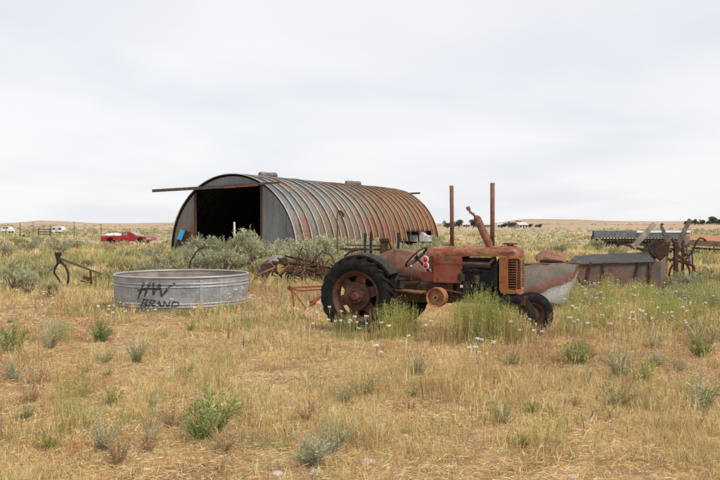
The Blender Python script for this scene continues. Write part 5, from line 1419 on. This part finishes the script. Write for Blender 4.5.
def meadow(name, d0, d1, n, per, wid, seed, label, gt=0.60, lean=(0.5, 1.5)):
    r = np.random.default_rng(seed)
    x, y = scatter(d0, d1, n, r)
    g = green_field(x, y); bare = fbm(x + 77, y - 31, 2.4)
    px = 360 + x / y * 800
    red = fbm(x - 40, y + 90, 4.0) + 0.13 * sstep(200, 40, px) * sstep(12, 9, y) + 0.14 * sstep(520, 660, px) * sstep(11, 8.5, y)
    fine = fbm(x + 9, y + 3, 0.75)
    keep = ((bare + r.uniform(-0.15, 0.15, n)) < 0.70) & (fine + r.uniform(-0.2, 0.2, n) > 0.33)
    fine = fine[keep]
    x, y, g, red = x[keep], y[keep], g[keep], red[keep]; n = len(x)
    pid = np.zeros(n, int)
    rr = r.uniform(-0.10, 0.10, n)
    pid[(red + rr) > 0.56] = 1
    pid[(g + rr) > gt] = 2
    T = tallness(x, y)
    h = (0.085 + 0.22 * T + 0.05 * sstep(60, 150, y)) * r.uniform(0.5, 1.3, n) * np.where(pid == 2, 1.3, 1.0) * (0.55 + 0.8 * fbm(x, y, 1.5)) * (0.25 + 1.5 * fine)
    ln = r.uniform(lean[0], lean[1], n) * (1 - 0.6 * T)
    co, q, t, c = blades(x, y, per, r.uniform(0.02, 0.06, n) * (1 + y / 30), h, wid * (0.6 + y / d1 * 0.6), ln, pid, PALS, seed + 1)
    o = mesh_obj(name, fast_mesh(name, co, q, t, c, 'straw'))
    tag(o, label, 'grass', kind='stuff')
meadow('dry_grass', 3.8, 14, 30000, 24, 0.0021, 11, 'short straw coloured dry grass covering the foreground', 0.665)
meadow('dry_grass', 12.5, 32, 17000, 18, 0.0050, 21, 'straw and olive grass round the tractor and the stock tank')
meadow('dry_grass', 30, 75, 8000, 14, 0.016, 31, 'tan and olive grass on the plain in front of the shed', 0.565)
meadow('dry_grass', 72, 260, 5500, 10, 0.05, 41, 'tan grass on the far plain beyond the shed', 0.595)
def stalks(name, n, d0, d1, seed, label):
    """tall thin stalks with seed heads"""
    r = np.random.default_rng(seed)
    x, y = scatter(d0, d1, n, r)
    g = fbm(x + 300, y + 100, 2.8)
    k = g + r.uniform(-0.08, 0.08, n) > 0.52
    x, y, g = x[k], y[k], g[k]; n = len(x)
    pid = np.where(r.uniform(0, 1, n) < 0.72, 0, np.where(r.uniform(0, 1, n) < 0.4, 2, 1))
    h = r.uniform(0.12, 0.28, n) * (0.7 + 0.3 * sstep(6, 10, y)) + 0.22 * tallness(x, y) * r.uniform(0.5, 1, n)
    co, q, t, c = blades(x, y, 6, r.uniform(0.02, 0.07, n), h, 0.0011 + 0.00018 * y, r.uniform(0.15, 0.55, n), pid, PALS, seed, 1.1)
    o = mesh_obj(name, fast_mesh(name, co, q, t, c, 'straw'))
    tag(o, label, 'grass', kind='stuff')
def litter(name, n, d0, d1, seed, label):
    """broken straws lying every way on the soil"""
    r = np.random.default_rng(seed)
    x, y = scatter(d0, d1, n, r)
    k = ~keepout(x, y) & (fbm(x + 50, y + 20, 1.1) + r.uniform(-0.3, 0.3, n) > 0.33)
    x, y = x[k], y[k]; n = len(x)
    z = gz(x, y)
    L = r.uniform(0.03, 0.13, n); a = r.uniform(0, 6.283, n); pit = r.normal(0, 0.22, n)
    dr = np.stack([np.cos(a) * np.cos(pit), np.sin(a) * np.cos(pit), np.sin(pit)], 1)
    pos = np.stack([x, y, z + r.uniform(0.006, 0.035, n)], 1) - dr * L[:, None] * 0.5
    pal = palette(r, n, STRAW + STRAW[1:4] + RUSSET[:3], 0.2)
    co, q, c = leaf_cloud(n, pos, dr, L, 0.0009 + 0.00017 * y * r.uniform(0.7, 1.3, n), pal, seed)
    o = mesh_obj(name, fast_mesh(name, co, q, np.zeros((0, 3), int), c, 'straw'))
    tag(o, label, 'straw', kind='stuff')
litter('straw_litter', 330000, 3.8, 22, 71, 'broken straw litter lying flat over the dry soil')
stalks('seeding_grass', 5600, 4.5, 30, 61, 'thin tall grass stalks with seed heads standing over the short dry grass')

# bright tall grass clumps one can tell apart -------------------------------------------
def tuft_proto(name, seed, n, h, spread, pals, wid, lean=0.2, heads=0.35, headpal=None):
    """loose clump: thin bent blades, broken ones, and stalks that end in a feathery panicle"""
    r = np.random.default_rng(seed)
    X = r.normal(0, spread, n); Y = r.normal(0, spread, n)
    stalk = r.uniform(0, 1, n) < heads
    H = h * np.where(stalk, r.uniform(0.6, 1.1, n), r.uniform(0.2, 0.75, n)) * (1 - 0.35 * np.minimum(np.hypot(X, Y) / (2 * spread), 1))
    Wd = wid * np.where(stalk, 0.6, 1.15) * r.uniform(0.6, 1.3, n)
    LN = np.where(stalk, lean * r.uniform(0, 1.3, n), lean * r.uniform(0.3, 4.0, n))
    az = r.uniform(0, 6.28, n); fa = r.uniform(0, 6.28, n)
    dx, dy = np.cos(az), np.sin(az); sx, sy = np.cos(fa) * Wd, np.sin(fa) * Wd
    v = np.empty((n, 7, 3))
    drop = np.where(LN > 2.2 * lean, 0.72, 1.0)
    for i, (f, wv, z) in enumerate(((0, 1, 0), (0.2, 0.9, 0.45), (0.58, 0.75, 0.80))):
        mx_, my_ = X + dx * LN * H * f, Y + dy * LN * H * f
        v[:, 2 * i] = np.stack([mx_ - sx * wv, my_ - sy * wv, H * z - 0.02], 1); v[:, 2 * i + 1] = np.stack([mx_ + sx * wv, my_ + sy * wv, H * z - 0.02], 1)
    tip = np.stack([X + dx * LN * H, Y + dy * LN * H, H * 0.98 * drop], 1)
    v[:, 6] = tip
    i0 = np.arange(n)[:, None] * 7
    q = np.concatenate([i0 + np.array([[0, 1, 3, 2]]), i0 + np.array([[2, 3, 5, 4]])]); t = i0 + np.array([[4, 5, 6]])
    cols = np.repeat(palette(r, n, pals, 0.18), 7, 0)
    k = np.where(stalk)[0]; m = 9
    u = r.uniform(0.80, 1.03, (len(k), m, 1))
    base = np.stack([X, Y, np.zeros(n)], 1)[k][:, None]
    pos = base + (tip[k][:, None] - base) * u
    pos = pos.reshape(-1, 3)
    dr = np.tile([[0, 0, 1.0]], (len(pos), 1)) + r.normal(0, 0.45, (len(pos), 3))
    hp = np.repeat(palette(r, len(k), headpal or pals, 0.12), m, 0)
    c2, q2, cc2 = leaf_cloud(len(pos), pos, dr, h * r.uniform(0.04, 0.075, len(pos)), wid * r.uniform(0.7, 1.2, len(pos)), hp, seed)
    off = n * 7
    return fast_mesh(name, np.concatenate([v.reshape(-1, 3), c2]), np.concatenate([q, q2 + off]), t, np.concatenate([cols, cc2]), 'straw')
TG = [tuft_proto('tall_green_grass', 300 + k, 210, 0.82, 0.15, YGREEN + OLIVE[:2] + [STRAW[0]], 0.0026, 0.14, 0.5, YGREEN[:2] + [YGREEN[3], OLIVE[1]]) for k in range(3)]
TD = [tuft_proto('tall_dry_grass', 310 + k, 150, 0.6, 0.15, RUSSET + STRAW + OLIVE[:3], 0.0024, 0.18, 0.5, STRAW) for k in range(3)]
TM = [tuft_proto('mixed_grass', 320 + k, 150, 0.5, 0.17, OLIVE + YGREEN[:1] + STRAW[:4] + RUSSET[:2], 0.0032, 0.2, 0.4, STRAW[:3] + OLIVE[:2]) for k in range(3)]
def place_tuft(mesh, name, px, d, s, label, group, cat='grass clump', sxy=None):
    o = mesh_obj(name, mesh); o.location = GX(px, d); o.rotation_euler = (0, 0, random.uniform(0, 6.28))
    k = sxy or s
    o.scale = (k, k, s)
    return tag(o, label, cat, group)
for px, d, s in ((462, 12.35, 0.85), (472, 12.2, 1.0), (482, 12.3, 1.1), (491, 12.2, 1.0), (478, 12.6, 1.05), (500, 12.5, 0.75), (466, 12.7, 0.8), (508, 12.3, 0.75), (488, 12.8, 0.95), (502, 12.1, 0.85), (514, 12.2, 0.7), (456, 12.5, 0.7)):
    place_tuft(random.choice(TG), 'tall_grass', px, d, s, 'bright green tall grass clump growing against the tractor engine', 'green grass clumps at the tractor')
for px, d, s in ((338, 12.7, 0.5), (351, 12.55, 0.6), (362, 12.5, 0.5), (374, 12.6, 0.6), (384, 12.6, 0.75), (392, 12.7, 0.85), (400, 12.9, 0.8), (411, 13.0, 0.7)):
    place_tuft(random.choice(TG[:2] + TM[:1]), 'tall_grass', px, d, s, 'thin green grass clump growing in front of the rear tyre', 'green grass clumps at the rear tyre')
for px, d, s in ((425, 12.5, 0.7), (436, 12.2, 0.85), (447, 12.3, 0.95), (441, 12.5, 0.85), (452, 12.1, 0.7), (522, 12.2, 0.8), (531, 12.3, 0.5), (541, 12.4, 0.45), (549, 12.6, 0.5), (514, 12.1, 0.95), (508, 12.1, 0.9), (526, 12.0, 0.5), (558, 12.9, 0.8)):
    place_tuft(random.choice(TD), 'tall_grass', px, d, s, 'dry straw coloured grass clump beside the tractor', 'dry grass clumps at the tractor')
for px, d, s, lb in ((455, 8.6, 0.95, 'tall reddish brown grass clump in the middle foreground'), (445, 8.9, 0.85, None), (465, 8.9, 0.85, None), (436, 8.7, 0.7, None), (470, 9.5, 0.8, None), (448, 8.2, 0.7, None), (668, 10.8, 0.7, None), (625, 12.5, 0.8, None), (630, 13.4, 0.9, None), (615, 13.8, 0.8, None), (640, 14.2, 0.8, None), (575, 9, 0.4, None), (350, 9.5, 0.5, None), (300, 11, 0.6, None), (270, 14, 0.7, None), (262, 15, 0.75, None)):
    place_tuft(random.choice(TD), 'tall_grass', px, d, s, lb or 'loose tall dry grass clump standing over the short straw', 'tall dry grass clumps')
rg = random.Random(17)
for k in range(100):
    d = 6.2 * (13 / 6.2) ** rg.random(); px = rg.uniform(-5, 725)
    if 325 < px < 560 and d > 11.6: continue
    place_tuft(rg.choice(TM + TM + TD + TD + TG[:1]), 'loose_grass', px, d, rg.uniform(0.3, 0.8), 'thin airy grass tuft standing over the flattened straw', 'airy grass tufts in the foreground', sxy=rg.uniform(0.5, 0.9))
for px, d, s_ in ((262, 20.6, 0.9), (272, 20.2, 0.8), (283, 20.3, 0.9), (296, 19.9, 0.8), (308, 20.0, 0.9), (320, 20.1, 0.8), (330, 20.2, 0.95), (256, 21.2, 1.0), (290, 19.3, 0.6)):
    place_tuft(rg.choice(TM + TD), 'meadow_grass', px, d, s_, 'straw and olive grass clump in front of the rusty hay rake', 'grass clumps at the hay rake')
for k in range(30):
    px = 574 + k * 3.3 + rg.uniform(-3, 3)
    place_tuft(rg.choice(TM + TD), 'meadow_grass', px, rg.uniform(17.6, 19.2), rg.uniform(0.55, 1.0), 'olive green grass clump growing along the side of the wagon bed', 'grass clumps along the wagon bed', sxy=1.0)
for px, d, s_ in ((120, 16.6, 0.5), (133, 16.2, 0.45), (150, 15.9, 0.3), (175, 15.9, 0.35), (197, 15.9, 0.6), (201, 15.9, 0.5), (222, 16.1, 0.45), (236, 16.4, 0.55), (245, 16.8, 0.6), (252, 17.4, 0.6)):
    place_tuft(rg.choice(TM + TD), 'meadow_grass', px, d, s_, 'thin grass clump growing at the foot of the stock tank', 'grass clumps at the stock tank')
for k in range(40):
    d = rg.uniform(13.0, 18.0); px = rg.uniform(566, 735)
    place_tuft(rg.choice(TG + TM), 'meadow_grass', px, d, rg.uniform(0.55, 0.95), 'tall green and straw grass clump in the right hand meadow', 'tall grass clumps at the right', sxy=rg.uniform(0.9, 1.3))
for k in range(95):                      # olive clumps of the right hand meadow and the left
    d = 12.5 * (40 / 12.5) ** rg.random()
    px = rg.uniform(570, 735) if rg.random() < 0.62 else rg.uniform(-10, 330)
    if px < 330 and d < 16 and rg.random() < 0.7: continue
    if 110 < px < 255 and 15 < d < 19.6: continue
    place_tuft(rg.choice(TM), 'meadow_grass', px, d, rg.uniform(0.45, 1.2), 'olive green grass clump in the taller meadow', 'olive grass clumps', sxy=rg.uniform(0.8, 1.5))

# broadleaf weeds in the foreground -----------------------------------------------------
def weed_proto(seed, h, w, ns, pal, ll=0.04, lw=0.0045, bend=0.5):
    """weed of many thin stems from one root, small leaves all along each stem"""
    r = np.random.default_rng(seed); rr = random.Random(seed)
    mb = MB(); P_, D_ = [], []
    tint = []
    pl = palette(r, ns, pal, 0.14)
    for i in range(ns):
        a = rr.uniform(0, 6.28); rad = w * math.sqrt(rr.random()); H = h * rr.uniform(0.45, 1.05) * (1 - 0.35 * rad / w)
        b0 = Vector((0.15 * rad * math.cos(a), 0.15 * rad * math.sin(a), -0.02)); tip = Vector((rad * math.cos(a), rad * math.sin(a), H))
        mid = b0.lerp(tip, 0.5) + Vector((-math.cos(a), -math.sin(a), 0.3)) * rad * 0.25 * bend
        mb.tube([b0, mid, tip], [0.004, 0.003, 0.0012], 4)
        m = rr.randint(22, 34)
        for k in range(m):
            t = 0.12 + 0.9 * k / m
            p = (b0.lerp(mid, t * 2) if t < 0.5 else mid.lerp(tip, (t - 0.5) * 2))
            P_.append(tuple(p)); dd = (tip - b0).normalized() * 0.8 + Vector((rr.gauss(0, .6), rr.gauss(0, .6), rr.gauss(0, .35)))
            D_.append(tuple(dd)); tint.append(pl[i] * rr.uniform(0.85, 1.15))
    n = len(P_)
    co, q, cc = leaf_cloud(n, np.array(P_), np.array(D_), ll * r.uniform(0.5, 1.4, n), lw * r.uniform(0.7, 1.3, n), np.clip(np.array(tint), 0.01, 0.9), seed)
    fm = fast_mesh('weed_foliage', co, q, np.zeros((0, 3), int), cc, 'leaf')
    st = mb.build('stem', 'stalk'); sm = st.data; bpy.data.objects.remove(st)
    return fm, sm
WD = [weed_proto(400, 0.34, 0.20, 46, GREEN), weed_proto(401, 0.32, 0.22, 44, PALEG, 0.045, 0.005), weed_proto(402, 0.46, 0.20, 26, SAGE, 0.035, 0.004), weed_proto(403, 0.42, 0.2, 34, GREEN + YGREEN, 0.045, 0.005),
      weed_proto(404, 0.36, 0.20, 24, RUSSET + [(0.30, 0.20, 0.14)], 0.03, 0.0035), weed_proto(405, 0.36, 0.24, 30, SAGE_Y + OLIVE, 0.04, 0.004)]
rw = random.Random(77)
for px, d, s, w, lb in ((578, 10.3, 1.15, 0, 'dense dark green weed right of the foreground middle'), (622, 9.4, 1.35, 2, 'thin grey green weed with bare brown stem'), (643, 9.0, 0.95, 3, 'small green weed right of the thin grey green one'), (310, 5.95, 0.85, 1, 'pale silvery weed at the bottom edge near white stones'),
                        (214, 6.9, 1.2, 3, 'tall leafy green weed in the left foreground'), (200, 6.6, 0.95, 0, None), (135, 10.6, 1.15, 2, 'grey green weed in front of the stock tank'), (48, 11.6, 1.2, 2, None), (100, 12.3, 1.1, 0, None), (10, 11.2, 1.35, 3, 'green weed at the left edge'), (12, 9.3, 0.9, 2, None), (190, 13.2, 0.6, 3, None), (705, 7.8, 1.25, 2, 'grey weed at the right edge'), (655, 11.6, 1.0, 2, None), (700, 10.8, 1.0, 0, None), (533, 7.6, 0.45, 3, None), (524, 6.5, 0.4, 0, None), (343, 8.1, 0.7, 2, None), (640, 8.2, 0.5, 1, None), (420, 9.6, 0.6, 2, None), (300, 12.7, 0.7, 2, None), (680, 9.7, 0.7, 2, None), (25, 7.4, 0.5, 0, None), (150, 6.6, 0.6, 2, None), (110, 8.0, 0.6, 3, None), (47, 6.4, 0.45, 3, None), (265, 8.5, 0.5, 2, None), (585, 14, 1.0, 2, None)) + tuple((rw.uniform(0, 720), 5.8 * (15 / 5.8) ** rw.random(), rw.uniform(0.45, 1.0), rw.choice((4, 4, 5, 5, 2, 1)), None) for _ in range(46)):
    if 326 < px < 550 and d > 12.4 or 112 < px < 252 and d > 14: continue
    place_bush(WD[w], 'weed', px, d, s, lb or ('small reddish brown dry weed in the straw' if w == 4 else 'small grey green weed growing in the dry straw'), 'weeds in the dry grass', 'weed', 0.01)

# yarrow ------------------------------------------------------------------------------
def yarrow_proto(seed):
    """one stalk with feathery leaves and one flat flower head of many florets"""
    r = np.random.default_rng(seed); rr = random.Random(seed)
    h = rr.uniform(0.30, 0.56); x, y = rr.uniform(-0.05, 0.05), rr.uniform(-0.05, 0.05)
    mb = MB(); mb.tube([(0, 0, -0.02), (x * 0.6, y * 0.6, h * 0.6), (x, y, h)], 0.0025, 4)
    for k in range(4):
        a = rr.uniform(0, 6.28); mb.tube([(x * 0.7, y * 0.7, h * 0.8), (x + 0.02 * math.cos(a), y + 0.02 * math.sin(a), h)], 0.0015, 3)
    st = mb.build('stem', 'stalk'); sm = st.data; bpy.data.objects.remove(st)
    m = 26; a = r.uniform(0, 6.28, m); q = np.sqrt(r.uniform(0, 1, m)) * rr.uniform(0.019, 0.032)
    vs = []; fs = []
    for k in range(m):
        c = Vector((x + q[k] * math.cos(a[k]), y + 0.8 * q[k] * math.sin(a[k]), h + r.uniform(-0.012, 0.012)))
        e = r.uniform(0.005, 0.009); b0 = len(vs)
        vs += [c + Vector((0, 0, 0.003))] + [c + Vector((e * math.cos(t), e * math.sin(t), -0.002)) for t in np.linspace(0, 2 * math.pi, 6)[:-1]]
        fs += [(b0, b0 + 1 + j, b0 + 1 + (j + 1) % 5) for j in range(5)]
    vs = np.array([tuple(v) for v in vs])
    fm = fast_mesh('flower_head', vs, np.zeros((0, 4), int), np.array(fs), np.tile([[0.80, 0.78, 0.72]], (len(vs), 1)), 'leaf')
    return fm, sm
YP = [yarrow_proto(500 + k) for k in range(5)]
ry = random.Random(5)
spots = []
for px0, py0, sx, sy, n in ((590, 288, 22, 8, 34), (650, 315, 50, 14, 34), (420, 345, 60, 9, 5), (485, 352, 14, 5, 7), (240, 300, 14, 5, 9), (50, 302, 10, 4, 7), (110, 312, 18, 6, 8), (360, 330, 16, 6, 8), (680, 420, 40, 16, 7), (475, 430, 50, 8, 4), (655, 300, 40, 10, 14), (530, 330, 14, 4, 5), (20, 285, 14, 5, 6), (330, 325, 20, 8, 5), (150, 315, 20, 5, 5), (575, 320, 8, 5, 5)):
    for k in range(int(n * 1.05) + 1):
        px = px0 + ry.gauss(0, sx * 0.6); py = py0 + ry.gauss(0, sy * 0.7)
        d = (1.8 - 0.33) / max((py - HY) / F, 0.02)
        if 8.5 < d < 30: spots.append((px, d))
for px, d in spots:
    p = GX(px, d)
    if keepout(np.array([p.x]), np.array([p.y]))[0]: continue
    t = thing('yarrow', 'white flowering yarrow stalk in the dry grass', 'flower', p, ry.uniform(0, 6), 'white yarrow flowers')
    k = ry.uniform(0.8, 1.15); t.scale = (k, k, k)
    y_ = ry.choice(YP); mesh_obj('flower_head', y_[0], t); mesh_obj('stem', y_[1], t)

# stones at the bottom edge ----------------------------------------------------------------
for k, (px, d, s, lb) in enumerate(((316, 5.75, 0.075, 'white stone at the bottom edge below the silvery weed'), (277, 5.72, 0.06, 'smaller white stone left of the silvery weed'), (368, 6.05, 0.085, 'flat grey white stone at the bottom centre'), (573, 5.75, 0.05, 'small white stone at the bottom right'), (255, 6.5, 0.05, 'small pale stone in the lower left grass'))):
    r_ = random.Random(k + 40); mb = MB(); s *= 0.62
    mb.lathe([(0, s * 0.6), (s * 0.5, s * 0.52), (s * 0.9, s * 0.2), (s, 0), (s * 0.8, -s * 0.3), (0, -s * 0.35)], 14)
    for i in range(len(mb.v)): mb.v[i] = Vector((mb.v[i].x * 1.25, mb.v[i].y, mb.v[i].z)) * r_.uniform(0.85, 1.12)
    p = GX(px, d); tag(mb.build('stone', 'stone', None, loc=p + Vector((0, 0, 0.0)), smooth=50), lb, 'stone', 'pale stones in the grass')
